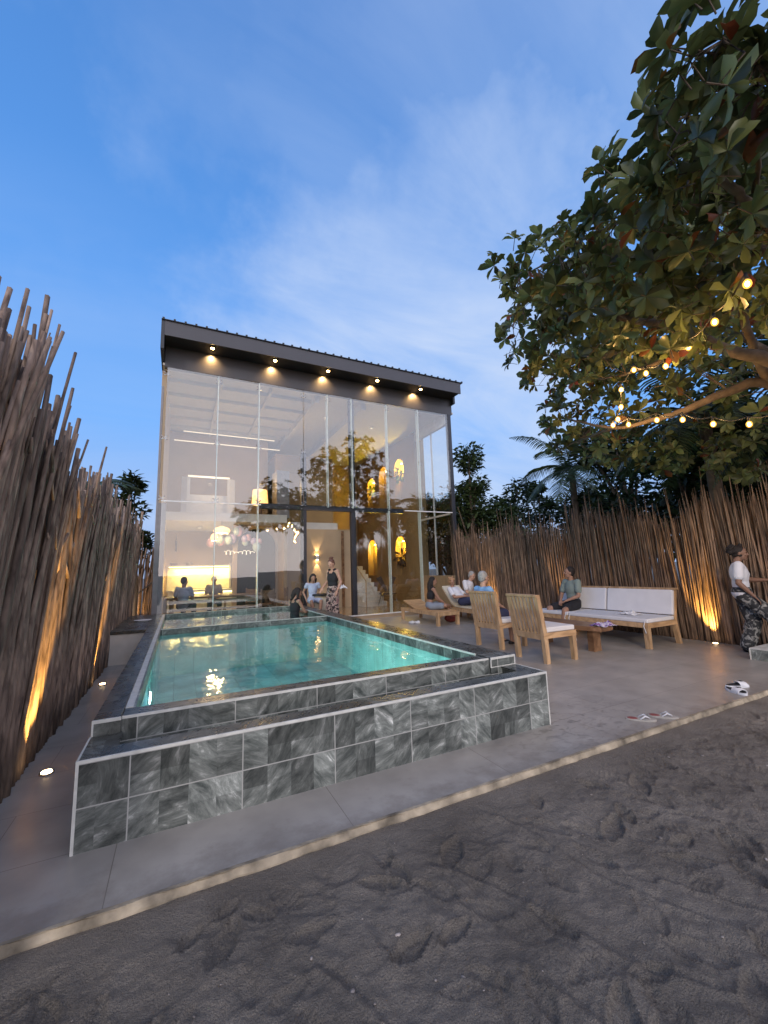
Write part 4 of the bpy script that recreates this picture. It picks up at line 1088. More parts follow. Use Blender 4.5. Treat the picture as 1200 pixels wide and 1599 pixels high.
uplight(8.36, 4.03, 300, 8.55, 4.2, 'ground light at the foot of the cane fence right of the sofa')
uplight(8.36, 2.95, 90, 8.5, 2.75, 'ground light at the right edge, behind the tiled step', spot=60, tz=0.6)
uplight(8.36, 6.9, 110, 8.55, 7.1, 'ground light hidden behind the sofa, glowing up behind the seated man')
uplight(8.36, 9.6, 140, 8.55, 9.8, 'ground light at the cane fence glowing beside the grey haired man')
uplight(-0.95, 14.25, 30, -0.9, 14.6, 'ground light behind the raised deck at far left')

# ------------------------------------------------------------------ trees
LEAF = ([(0, 0, 0), (0.22, 0.10, 0.02), (0.22, -0.10, 0.02), (0.55, 0.225, 0.085), (0.55, -0.225, 0.085), (0.82, 0.20, 0.03), (0.82, -0.20, 0.03), (1.0, 0, -0.15), (0.55, 0, 0.01), (0.82, 0, -0.06), (0.22, 0, 0.0)],
        [[0, 2, 10], [0, 10, 1], [10, 2, 4, 8], [1, 10, 8, 3], [8, 4, 6, 9], [3, 8, 9, 5], [9, 6, 7], [5, 9, 7]])
def leafmat(name, c, var, rough=0.35, red=0.0):
    m, t = mat(name); b = t.nodes['Principled BSDF']; b.inputs['Roughness'].default_value = rough
    g = t.nodes.new('ShaderNodeNewGeometry')
    r = t.nodes.new('ShaderNodeValToRGB'); el = r.color_ramp.elements
    el[0].position = 0; el[0].color = (*[x * (1 - var) for x in c], 1)
    el[1].position = 1; el[1].color = (*[min(1, x * (1 + var)) for x in c], 1)
    if red:
        q = el.new(0.955); q.color = (*[min(1, x * (1 + var)) for x in c], 1); q = el.new(0.975); q.color = (0.16, 0.03, 0.015, 1)
        el[-1].color = (0.20, 0.10, 0.02, 1)
    t.links.new(g.outputs['Random Per Island'], r.inputs[0]); t.links.new(r.outputs[0], b.inputs['Base Color'])
    # a little light passes through the blade
    b.inputs['Transmission Weight'].default_value = 0.0
    tl = t.nodes.new('ShaderNodeBsdfTranslucent'); t.links.new(r.outputs[0], tl.inputs[0])
    mx = t.nodes.new('ShaderNodeMixShader'); mx.inputs[0].default_value = 0.25
    t.links.new(b.outputs[0], mx.inputs[1]); t.links.new(tl.outputs[0], mx.inputs[2]); t.links.new(mx.outputs[0], t.nodes['Material Output'].inputs['Surface'])
leafmat('almond_leaf', (0.108, 0.128, 0.042), 0.6, rough=0.42, red=1)
leafmat('dark_leaf', (0.030, 0.048, 0.016), 0.6, 0.5)
leafmat('mid_leaf', (0.045, 0.070, 0.022), 0.6, 0.5)
leafmat('palm_leaf', (0.050, 0.075, 0.028), 0.5, 0.4)
plain('bark_grey', (0.11, 0.08, 0.058), 0.85, var=0.35, scale=8, bump=0.7, bscale=25)
CROWN = [(2.88, 0.8, 4.47, 0.54), (2.96, 0.97, 4.52, 0.42), (3.29, 0.93, 4.37, 0.6), (3.32, 1.25, 4.61, 0.54), (3.41, 1.45, 4.81, 0.36), (3.79, 1.23, 4.48, 0.72), (3.8, 1.63, 4.69, 0.6), (3.64, 1.84, 4.95, 0.48), (3.58, 2.02, 5.11, 0.26), (4.3, 1.6, 4.48, 0.84), (4.23, 2.09, 4.73, 0.72), (3.99, 2.39, 5.04, 0.48), (4.15, 2.9, 5.11, 0.66), (4.13, 3.25, 5.27, 0.48), (4.1, 3.65, 5.37, 0.48), (3.98, 4.07, 5.53, 0.31), (4.54, 2.72, 4.77, 0.84), (4.84, 2.2, 4.49, 0.84), (5.03, 1.74, 4.23, 0.96), (4.62, 3.83, 5.05, 0.72), (4.55, 4.24, 5.18, 0.42), (5.12, 3.51, 4.69, 0.84), (5.77, 3.11, 4.53, 0.72), (5.42, 4.46, 4.73, 0.66), (5.33, 4.83, 4.95, 0.36), (6.07, 4.51, 4.42, 0.72), (6.23, 5.09, 4.19, 0.6), (6.33, 4.01, 4.25, 0.84), (6.93, 5.55, 4.04, 0.48), (7.09, 4.95, 3.94, 0.54), (7.63, 4.44, 3.78, 0.6), (7.05, 3.23, 4.26, 0.72), (8.25, 3.92, 3.57, 0.72), (8.58, 3.23, 3.4, 0.84), (6.56, 2.23, 4.32, 0.6), (4.63, 1.39, 4.56, 0.72), (3.25, 1.07, 4.56, 0.48), (7.83, 2.92, 4.05, 0.72), (8.03, 5.53, 3.67, 0.36), (8.87, 4.72, 3.47, 0.48)]
def crown(spec, seed, per, L_, lname, parent, m, whorl=9, rot=0.5):
    rnd = random.Random(seed); mats = []; tips = []
    for (cx, cy, cz, r) in spec:
        n = max(3, int(per * r * r))
        for i in range(n):
            d = Vector((rnd.gauss(0, 1), rnd.gauss(0, 1), rnd.gauss(0, 1))).normalized()
            p = Vector((cx, cy, cz)) + d * r * rnd.uniform(0.45, 1.05)
            ax = (d + Vector((0, 0, 0.9)) + Vector((rnd.gauss(0, rot), rnd.gauss(0, rot), 0))).normalized()
            tips.append((p, ax, Vector((cx, cy, cz))))
            B = ax.to_track_quat('Z', 'Y').to_matrix().to_4x4()
            s = L_ * rnd.uniform(0.7, 1.15); k0 = rnd.uniform(0, 6)
            nw = rnd.randint(whorl - 3, whorl + 1)
            for j in range(nw):
                a = k0 + j * 2 * PI / nw * 1.0 + rnd.uniform(-0.25, 0.25); up = rnd.uniform(-0.15, 0.75)
                sc_ = s * rnd.uniform(0.65, 1.1)
                M = Matrix.Translation(p) @ B @ Matrix.Rotation(a, 4, 'Z') @ Matrix.Rotation(-up, 4, 'Y') @ Matrix.Rotation(rnd.uniform(-0.5, 0.5), 4, 'X') @ Matrix.Diagonal((sc_, sc_, sc_, 1))
                mats.append(M)
    o = scatter(LEAF[0], LEAF[1], mats, lname, m, parent, smooth=False)
    return o, tips
tr = empty('almond_tree', (8.1, 0.7, -0.07), 'big spreading sea almond tree with paddle leaves overhanging the terrace at right', 'tree')
def TR(o): o.parent = tr; o.matrix_parent_inverse = Matrix.Translation((-8.1, -0.7, 0.07)); return o
extra = [(5.7, 4.6, 5.9, 0.6), (6.3, 4.4, 6.3, 0.7), (6.3, 3.4, 6.9, 0.7), (6.4, 5.1, 7.0, 0.55), (7.0, 3.0, 7.3, 0.8), (7.1, 4.6, 6.4, 0.8), (7.8, 4.0, 6.6, 0.9), (7.3, 5.5, 6.6, 0.6), (8.2, 5.0, 7.2, 0.8), (8.5, 3.6, 8.2, 0.7), (6.3, 4.6, 5.2, 0.7), (7.4, 4.6, 5.4, 0.8), (8.4, 5.6, 6.0, 0.8), (7.6, 3.4, 5.6, 1.1), (8.6, 2.4, 6.6, 1.2), (7.3, 2.0, 5.6, 1.1), (9.0, 4.0, 5.2, 1.1), (8.0, 0.8, 5.6, 1.2), (6.2, 1.2, 4.9, 0.9), (5.4, 0.4, 4.6, 0.9), (4.0, -0.2, 4.4, 0.8), (8.6, 2.9, 7.8, 0.9), (6.6, -0.4, 4.6, 1.0), (9.8, 2.2, 5.4, 1.1)]
cr1, tips = crown(CROWN, 21, 52, 0.205, 'crown', None, 'almond_leaf')
TR(cr1)
cr2, tips2 = crown(extra, 22, 46, 0.22, 'upper_crown', None, 'almond_leaf'); TR(cr2)
LIMBS = {'A': [(7.45, 1.92, 3.65), (6.26, 2.05, 3.82), (5.83, 2.29, 3.97), (5.42, 2.54, 4.3), (5.21, 3.09, 4.71), (4.86, 3.65, 5.41), (4.44, 3.96, 5.6)], 'B': [(7.75, 2.05, 3.4), (6.79, 2.26, 3.7), (6.41, 2.6, 3.62), (6.16, 2.95, 3.49), (6.0, 3.29, 3.45), (5.85, 3.77, 3.47), (5.83, 4.51, 3.86)], 'C': [(5.52, 1.3, 4.08), (4.81, 1.45, 4.25), (4.72, 1.65, 4.28), (4.84, 1.88, 4.2), (4.89, 2.11, 4.22), (4.81, 2.33, 4.45)], 'D': [(5.52, 1.3, 4.08), (4.4, 1.29, 4.26), (4.11, 1.33, 4.43), (3.84, 1.37, 4.55), (3.58, 1.35, 4.67), (3.32, 1.3, 4.77), (2.89, 0.9, 4.61)], 'E': [(5.74, 2.45, 4.03), (5.67, 2.85, 4.09), (5.61, 3.25, 4.09), (5.63, 3.84, 4.26), (5.38, 4.28, 4.75)], 'F': [(3.84, 1.37, 4.55), (3.85, 1.75, 4.77), (4.0, 2.19, 4.95), (4.01, 2.79, 5.14), (4.12, 3.45, 5.33), (4.01, 4.04, 5.52)], 'G': [(6.79, 2.26, 3.7), (5.76, 2.03, 4.33), (4.34, 1.32, 4.57), (3.16, 0.85, 4.54)], 'H': [(5.85, 3.77, 3.47), (6.72, 5.11, 3.75), (6.81, 5.64, 3.72)]}
LR = dict(A=(0.095, 0.018), B=(0.085, 0.015), C=(0.045, 0.012), D=(0.06, 0.008), E=(0.04, 0.010), F=(0.03, 0.006), G=(0.06, 0.012), H=(0.025, 0.008))
mb = MB()
rnd = random.Random(4)
def smooth_path(P_, n=5):
    P_ = [Vector(p) for p in P_]; out = []
    for i in range(len(P_) - 1):
        p0 = P_[max(i - 1, 0)]; p1 = P_[i]; p2 = P_[i + 1]; p3 = P_[min(i + 2, len(P_) - 1)]
        for k in range(n):
            t = k / n
            q = 0.5 * ((2 * p1) + (-p0 + p2) * t + (2 * p0 - 5 * p1 + 4 * p2 - p3) * t * t + (-p0 + 3 * p1 - 3 * p2 + p3) * t ** 3)
            out.append(q + Vector((rnd.gauss(0, 1), rnd.gauss(0, 1), rnd.gauss(0, 1))) * 0.006)
    out.append(P_[-1]); return out
for k_, P_ in LIMBS.items():
    q = smooth_path(P_); a, b_ = LR[k_]; n = len(q)
    m_ = MB(); m_.tube(q, [a + (b_ - a) * (i / (n - 1)) ** 0.8 for i in range(n)], 9); TR(m_.build('branch', 'bark_grey'))
m_ = MB()
m_.tube(smooth_path([(8.1, 0.7, -0.2), (8.1, 0.8, 1.0), (8.05, 1.0, 2.0), (7.9, 1.5, 3.0), tuple(LIMBS['A'][0])]), [0.26 - 0.0075 * i for i in range(21)], 12)
m_.tube(smooth_path([(8.05, 1.0, 2.0), (7.95, 1.6, 2.8), tuple(LIMBS['B'][0])]), [0.14 - 0.005 * i for i in range(11)], 10)
m_.tube(smooth_path([(8.05, 1.0, 2.0), (7.0, 1.0, 3.2), tuple(LIMBS['C'][0])]), [0.13 - 0.007 * i for i in range(11)], 10)
m_.tube(smooth_path([(8.05, 1.0, 1.9), (8.2, 1.8, 3.8), (8.2, 2.4, 6.0), (8.5, 2.8, 7.6)]), [0.15 - 0.008 * i for i in range(16)], 10)
m_.tube(smooth_path([(8.2, 1.8, 3.7), (7.9, 2.6, 4.6), (7.7, 3.3, 5.6)]), [0.08 - 0.005 * i for i in range(11)], 8)
TR(m_.build('trunk', 'bark_grey'))
# twigs from the branches to the leaf whorls
allpts = [q for k_, P_ in LIMBS.items() for q in smooth_path(P_)]
mb = MB()
for (p, ax, c) in tips:
    if rnd.random() < 0.30:
        q = min(allpts, key=lambda z: (z - p).length_squared)
        if (q - p).length < 1.3:
            mid = (p + q) / 2 + Vector((rnd.gauss(0, .05), rnd.gauss(0, .05), -0.04))
            mb.tube([q, mid, p - ax * 0.06, p], [0.009, 0.006, 0.004, 0.003], 4, caps=False)
    mb.tube([p - ax * 0.14, p], [0.005, 0.004], 4, caps=False)
TR(mb.build('twigs', 'bark_grey'))
# festoon of bulbs woven through it
BULBS = [(3.9, 1.32, 3.57), (4.32, 1.73, 3.6), (4.71, 2.14, 3.66), (4.97, 2.51, 3.68), (5.09, 2.8, 3.75), (5.11, 2.95, 3.87), (5.19, 3.19, 3.72), (5.29, 3.28, 3.53), (5.35, 3.38, 3.4), (5.43, 3.51, 3.37), (5.44, 3.3, 3.31), (5.49, 2.96, 3.26), (5.52, 2.68, 3.17), (5.56, 2.39, 3.02), (5.69, 2.11, 2.94), (5.77, 1.86, 2.96)]
fs = empty('string_lights', BULBS[0], 'festoon string of warm round bulbs hanging through the almond tree', 'string lights')
o0 = Vector(BULBS[0]); pts = []
for i in range(len(BULBS) - 1):
    a = Vector(BULBS[i]) - o0; b_ = Vector(BULBS[i + 1]) - o0
    for k in range(6):
        t = k / 6; pts.append(a.lerp(b_, t) + Vector((0, 0, 0.09 - 0.05 * math.sin(PI * t))))
MB().tube(pts, 0.008, 5).build('cable', 'black_shade', fs)
for i, p in enumerate(BULBS):
    q = Vector(p) - o0
    bb = MB().ball(q, (0.030, 0.030, 0.037)).build('bulb', 'bulb_globe', fs); MB().ball(q, (0.015, 0.015, 0.022)).build('filament', 'bulb_glow', bb)
    MB().cyl(q + Vector((0, 0, 0.040)), q + Vector((0, 0, 0.095)), 0.014, 0.011, 8).build('socket', 'black_shade', fs)
    lamp('POINT', q + Vector((0, 0, -0.05)), 5.0, (1, 0.56, 0.18), fs, 0.02)

def bush_tree(x, y, h, w_, label, m='dark_leaf', seed=1, n=2600, L_=0.26, z0=0.0, group='trees growing beyond the fences', name='leafy_tree', blobs=14):
    rnd = random.Random(seed)
    t = empty(name, (x, y, z0 - 0.08), label, 'tree', group)
    mats = []; bl = []
    for i in range(blobs):
        a = rnd.uniform(0, 2 * PI); rr = w_ * rnd.uniform(0.1, 0.72); zz_ = h * rnd.uniform(0.38, 0.93)
        taper = 1.0 - 0.55 * max(0, (zz_ / h - 0.55) / 0.45)
        bl.append((Vector((math.cos(a) * rr * taper, math.sin(a) * rr * taper, zz_)), w_ * rnd.uniform(0.20, 0.42) * taper))
    for i in range(n):
        c, r_ = rnd.choice(bl)
        d = Vector((rnd.gauss(0, 1), rnd.gauss(0, 1), rnd.gauss(0, 1))).normalized()
        p = c + d * r_ * (rnd.random() ** 0.4) * rnd.uniform(0.85, 1.2)
        q = Vector((d.x + rnd.gauss(0, .6), d.y + rnd.gauss(0, .6), rnd.gauss(0.1, .5))).normalized().to_track_quat('X', 'Z').to_matrix().to_4x4()
        s = L_ * rnd.uniform(0.6, 1.3)
        mats.append(Matrix.Translation(p) @ q @ Matrix.Rotation(rnd.uniform(-1, 1), 4, 'X') @ Matrix.Diagonal((s, s * 0.9, s, 1)))
    scatter([(0, 0, 0), (0.45, 0.24, 0.03), (1, 0, -0.1), (0.45, -0.24, 0.03)], [[0, 1, 2, 3]], mats, 'crown', m, t)
    mt = MB(); mt.tube([(0, 0, 0), (0.05, 0, h * 0.3), (-0.05, 0.05, h * 0.6)], [w_ * 0.08, w_ * 0.06, w_ * 0.03], 8)
    for c, r_ in bl: mt.tube([(0, 0.02, h * 0.28), (c.x * 0.4, c.y * 0.4, c.z * 0.7), tuple(c)], [w_ * 0.035, w_ * 0.022, w_ * 0.008], 5)
    mt.build('trunk', 'bark_grey', t)
    return t
bush_tree(10.3, 12.8, 6.3, 2.3, 'leafy tree just right of the glass house, showing above the cane fence', 'mid_leaf', 31, 5200, 0.22)
bush_tree(11.2, 16.6, 5.6, 2.2, 'tree behind the glass house seen through its right hand bay', 'mid_leaf', 61, 3000, 0.26)
bush_tree(10.4, 14.6, 3.4, 1.7, 'low bush at the back corner of the glass house bay', 'dark_leaf', 63, 1800, 0.2)
bush_tree(14.0, 19.5, 5.8, 2.6, 'far dark tree beyond the glazed bay of the house', 'dark_leaf', 62, 2600, 0.3)
bush_tree(12.4, 13.2, 5.2, 2.5, 'round dark tree behind the cane fence, second from the house', 'dark_leaf', 32, 3000, 0.24)
bush_tree(14.8, 13.6, 5.6, 1.5, 'narrow dark tree with a pointed top standing free against the sky', 'dark_leaf', 33, 2400, 0.24)
bush_tree(16.8, 13.0, 5.0, 2.6, 'low dark tree in the dip between the pointed tree and the palm', 'dark_leaf', 34, 2400, 0.26)
bush_tree(15.2, 10.6, 4.3, 2.0, 'low bushy tree directly behind the middle of the cane fence', 'dark_leaf', 35, 2600, 0.25)
bush_tree(13.8, 8.6, 6.3, 2.9, 'broad dark tree under the drooping palm fronds', 'dark_leaf', 36, 5200, 0.27, blobs=20)
bush_tree(12.6, 6.2, 6.0, 2.8, 'dark leafy tree behind the fence above the sofa', 'dark_leaf', 37, 5600, 0.25, blobs=20)
bush_tree(12.0, 3.8, 5.8, 2.6, 'dark leafy tree behind the fence near the right edge', 'dark_leaf', 38, 5600, 0.25, blobs=20)
bush_tree(17.5, 7.0, 7.0, 3.4, 'tall dark tree furthest back on the right', 'dark_leaf', 39, 5200, 0.32, blobs=20)
bush_tree(17.5, 3.2, 7.4, 3.4, 'tall dark tree at the far right edge, behind the palms', 'dark_leaf', 40, 5200, 0.32, blobs=20)
bush_tree(-1.6, 17.5, 6.3, 1.0, 'dark tree peeping out beside the left corner of the house', 'dark_leaf', 41, 1500, 0.26)
bush_tree(-3.2, 18.5, 4.9, 1.8, 'low rounded tree beyond the short fence at left', 'dark_leaf', 42, 2600, 0.26)
bush_tree(-5.4, 15.5, 4.6, 1.9, 'leafy tree mostly hidden by the left branch fence', 'mid_leaf', 43, 2600, 0.26)
def palm(x, y, h, label, seed, nf=13, fl=2.6, group='palms beyond the fences', z0=0.0, lean=(0, 0), m='palm_leaf'):
    rnd = random.Random(seed)
    t = empty('palm_tree', (x, y, z0 - 0.08), label, 'palm', group)
    top = Vector((lean[0], lean[1], h))
    MB().tube([(0, 0, 0), tuple(top * 0.5 + Vector((0.08, 0, 0))), tuple(top)], [0.17, 0.13, 0.11], 10).build('trunk', 'bark_grey', t)
    for f in range(nf):
        a = f * 2.39996 + rnd.uniform(-.2, .2); el = rnd.uniform(-0.15, 1.15); L_ = fl * rnd.uniform(0.8, 1.1)
        spine = []; p = top.copy(); d = Vector((math.cos(a) * math.cos(el), math.sin(a) * math.cos(el), math.sin(el)))
        N_ = 14
        for i in range(N_ + 1):
            spine.append(p.copy()); p = p + d * (L_ / N_); d = (d + Vector((0, 0, -0.11 - 0.02 * i / N_))).normalized()
        mb_ = MB(); mb_.tube(spine, [0.022 * (1 - 0.85 * i / N_) for i in range(N_ + 1)], 5)
        b = mb_.b
        for i in range(2, N_ * 3):
            u = i / 3.0; k = int(min(u, N_ - 1)); q = spine[k].lerp(spine[k + 1], u - k); tg = (spine[k + 1] - spine[k]).normalized()
            sd = tg.cross(Vector((0, 0, 1))).normalized(); ll_ = 0.62 * math.sin(PI * min(1, 0.12 + 0.86 * u / N_)) * fl / 2.6
            for s in (-1, 1):
                dr = (sd * s + tg * 0.55 + Vector((0, 0, -0.25 + rnd.uniform(-.15, .1)))).normalized()
                w_ = tg * 0.021
                e1 = q + dr * ll_ * 0.55; e2 = q + dr * ll_ + Vector((0, 0, -0.16 * ll_))
                vs = [b.verts.new(z) for z in (q - w_, q + w_, e1 + w_, e2, e1 - w_)]
                b.faces.new(vs)
        mb_.build('frond', m, t)
    return t
palm(13.0, 10.2, 5.0, 'palm with drooping fronds reaching left out of the dark trees', 51, fl=2.9)
palm(9.9, 4.4, 4.6, 'palm behind the fence whose fronds hang under the lit branch', 52, fl=2.6)
palm(9.7, 2.4, 4.2, 'palm at the right edge behind the fence', 53, fl=2.4)
palm(-2.2, 12.2, 3.5, 'small palm behind the far end of the left branch fence', 54, nf=12, fl=1.7)
palm(-2.6, 5.0, 2.3, 'low palm just behind the near part of the left branch fence', 55, nf=12, fl=1.5)

# ------------------------------------------------------------------ furniture
def slat_chair(x, y, rz, label):
    """armless teak chair, local: faces +X, back at x=0"""
    c = empty('slatted_chair', (x, y, 0), label, 'chair', 'slatted wooden chairs beside the pool', rz)
    W = 0.66; D = 0.66
    for s in (-1, 1):
        yy = s * (W / 2 - 0.035)
        # back leg runs up into the back post, raked
        Mx = Matrix.Translation((0.03, yy, 0))
        m_ = MB(); 
        for seg_ in (((0.05, 0), (0.0, 0.40)), ((0.0, 0.40), (-0.10, 0.90))):
            pass
        pr_ = [(0.02, 0.0), (0.09, 0.0), (0.075, 0.40), (-0.025, 0.99), (-0.09, 0.99), (0.0, 0.40)]
        m_.prism([(p[0], p[1]) for p in pr_], -0.033, 0.033, Matrix.Translation((0, yy, 0)) @ Matrix.Rotation(PI / 2, 4, 'X'))
        m_.build('back_post', 'teak', c)
        m_ = MB(); m_.prism([(D - 0.075, 0), (D - 0.01, 0), (D - 0.01, 0.36), (D - 0.085, 0.36)], -0.035, 0.035, Matrix.Translation((0, yy, 0)) @ Matrix.Rotation(PI / 2, 4, 'X')); m_.build('leg', 'teak', c)
    MB().box((-0.005, -W / 2, 0.361), (D, -W / 2 + 0.03, 0.44)).box((-0.005, W / 2 - 0.03, 0.361), (D, W / 2, 0.44)).box((D - 0.03, -W / 2 + 0.031, 0.361), (D, W / 2 - 0.031, 0.44)).build('seat_rail', 'teak_flat', c)
    MB().box((-0.108, -W / 2 + 0.005, 0.965), (-0.022, W / 2 - 0.005, 1.005), bev=0.006).build('top_rail', 'teak', c)
    Mr = Matrix.Translation((0.03, 0, 0.40)) @ Matrix.Rotation(-0.2, 4, 'Y')
    for i in range(7):
        yy = -0.225 + i * 0.075
        MB().box((-0.022, yy - 0.019, -0.02), (-0.002, yy + 0.019, 0.575), Mr).build('back_slat', 'teak', c)
    MB().box((-0.028, -W / 2 + 0.07, -0.06), (0.0, W / 2 - 0.07, 0.03), Mr).build('lower_rail', 'teak', c)
    MB().box((0.05, -W / 2 + 0.03, 0.441), (D + 0.01, W / 2 - 0.03, 0.515), bev=0.02).build('seat_cushion', 'cushion', c, smooth=False)
    MB().box((0.006, -W / 2 + 0.05, 0.08), (0.075, W / 2 - 0.05, 0.575), Mr, bev=0.02).build('back_cushion', 'cushion', c)
    for s in (-1, 1): MB().tube([(D, s * 0.26, 0.46), (D + 0.03, s * 0.27, 0.38), (D + 0.035, s * 0.29, 0.27)], [0.008, 0.007, 0.009], 5).build('cushion_tie', 'cushion', c)
    return c
slat_chair(4.88, 4.88, R(-2), 'slatted teak chair nearest the pool corner, empty, its white seat cushion in view')
slat_chair(5.06, 6.05, R(3), 'slatted teak chair further from the camera, with the grey haired man sitting in it')
# sofa
sf = empty('garden_sofa', (7.06, 5.95, 0), 'long teak sofa with white cushions against the cane fence', 'sofa')
SY0, SY1 = -1.6, 0.85
for y in (SY0 + 0.05, 0.0, SY1 - 0.05):
    MB().prism([(0.0, 0.0), (0.07, 0.0), (0.08, 0.34), (-0.01, 0.34)], -0.04, 0.04, Matrix.Translation((0, y, 0)) @ Matrix.Rotation(PI / 2, 4, 'X')).build('leg', 'teak', sf)
    MB().prism([(0.88, 0.0), (0.95, 0.0), (0.86, 0.40), (0.96, 0.93), (0.89, 0.93), (0.79, 0.40)], -0.035, 0.035, Matrix.Translation((0, y, 0)) @ Matrix.Rotation(PI / 2, 4, 'X')).build('back_post', 'teak', sf)
MB().box((-0.01, SY0, 0.341), (0.025, SY1, 0.42)).box((0.026, SY0, 0.341), (0.84, SY0 + 0.03, 0.42)).box((0.026, SY1 - 0.03, 0.341), (0.84, SY1, 0.42)).build('seat_rail', 'teak_flat', sf)
MB().box((0.87, SY0 - 0.01, 0.931), (0.98, SY1 + 0.01, 0.965), bev=0.005).build('top_rail', 'teak', sf)
for i in range(25):
    y = SY0 + 0.13 + i * 0.0935
    MB().box((0.86, y - 0.025, 0.42), (0.885, y + 0.025, 0.93), Matrix.Translation((0.0, 0, 0)) @ Matrix.Shear('XY', 4, (0.13, 0)) @ Matrix.Translation((-0.06, 0, 0))).build('back_slat', 'teak', sf)
for a, b_ in ((SY0 + 0.01, -0.02), (0.0, SY1 - 0.01)):
    MB().box((0.0, a, 0.421), (0.78, b_, 0.49), bev=0.02).build('seat_cushion', 'cushion', sf)
for a, b_ in ((SY0 + 0.02, -0.33), (-0.30, SY1 - 0.02)):
    MB().box((-0.035, a, 0.0), (0.035, b_, 0.44), Matrix.Translation((0.79, 0, 0.497)) @ Matrix.Rotation(0.19, 4, 'Y'), bev=0.02).build('back_cushion', 'cushion', sf)
for y in (SY0 + 0.05, -0.06, 0.04, SY1 - 0.1):
    MB().tube([(-0.012, y, 0.45), (-0.03, y + 0.01, 0.37), (-0.03, y - 0.02, 0.26)], [0.008, 0.007, 0.01], 5).build('cushion_tie', 'cushion', sf)
# crumpled towel on the sofa and cloth on the table
def crumple(name, c, sx, sy, h, m, label, cat, seed, rz=0.0):
    rnd = random.Random(seed); b = bmesh.new(); n = 26
    g = [[None] * n for _ in range(n)]
    for i in range(n):
        for j in range(n):
            u = i / (n - 1) * 2 - 1; v = j / (n - 1) * 2 - 1
            f = noise.noise(Vector((u * 2.2 + seed, v * 2.2, 0))); f2 = noise.noise(Vector((u * 6 + seed, v * 6, 4)))
            r_ = 1 + 0.22 * f
            e = max(0, 1 - (u * u + v * v) * 0.5)
            g[i][j] = b.verts.new((u * sx * r_, v * sy * (1 + 0.2 * f2), max(0.004, h * e * (0.55 + 0.7 * f + 0.35 * f2))))
    for i in range(n - 1):
        for j in range(n - 1): b.faces.new((g[i][j], g[i + 1][j], g[i + 1][j + 1], g[i][j + 1]))
    bt = bmesh.ops.extrude_face_region(b, geom=b.faces[:]); 
    for v in [x for x in bt['geom'] if isinstance(x, bmesh.types.BMVert)]: v.co.z = max(0.0, v.co.z - 0.006) 
    m_ = MB(); m_.b.free(); m_.b = b
    o = m_.build(name, m, smooth=True); o.location = c; o.rotation_euler = (0, 0, rz)
    tag(o, label, cat); return o
crumple('towel', (7.50, 4.95, 0.491), 0.13, 0.19, 0.07, 'cushion', 'crumpled white towel lying on the empty end of the sofa seat', 'towel', 3)
two_tone('lilac_print', (0.52, 0.48, 0.60), (0.16, 0.08, 0.30), 9, 0.52)
crumple('scarf', (6.30, 4.62, 0.425), 0.16, 0.14, 0.075, 'lilac_print', 'lilac and white printed cloth bunched on the end of the slab table', 'cloth', 8)
# live edge slab table
tb = empty('slab_table', (6.28, 5.3, 0), 'low coffee table with a reddish live edge slab top and stump legs', 'table')
poly = []
for k in range(44):
    a = 2 * PI * k / 44; r_ = 1 + 0.10 * noise.noise(Vector((math.cos(a) * 2, math.sin(a) * 2, 3))) + 0.04 * noise.noise(Vector((math.cos(a) * 7, math.sin(a) * 7, 3)))
    cx_ = math.copysign(abs(math.cos(a)) ** 0.7, math.cos(a)); sy_ = math.copysign(abs(math.sin(a)) ** 0.75, math.sin(a))
    poly.append((0.27 * cx_ * r_, 0.78 * sy_ * r_))
m_ = MB(); m_.prism(poly, 0.35, 0.42)
bmesh.ops.bevel(m_.b, geom=[e for e in m_.b.edges if abs(e.verts[0].co.z - e.verts[1].co.z) < 1e-4], offset=0.018, segments=3, affect='EDGES')
m_.build('tabletop', 'slab_wood', tb, smooth=False)
for y in (-0.5, 0.5): MB().prism([(-0.10, 0), (0.09, 0), (0.08, 0.349), (-0.09, 0.349)], -0.055, 0.055, Matrix.Translation((0, y, 0)) @ Matrix.Rotation(PI / 2, 4, 'X')).build('leg', 'slab_wood', tb)
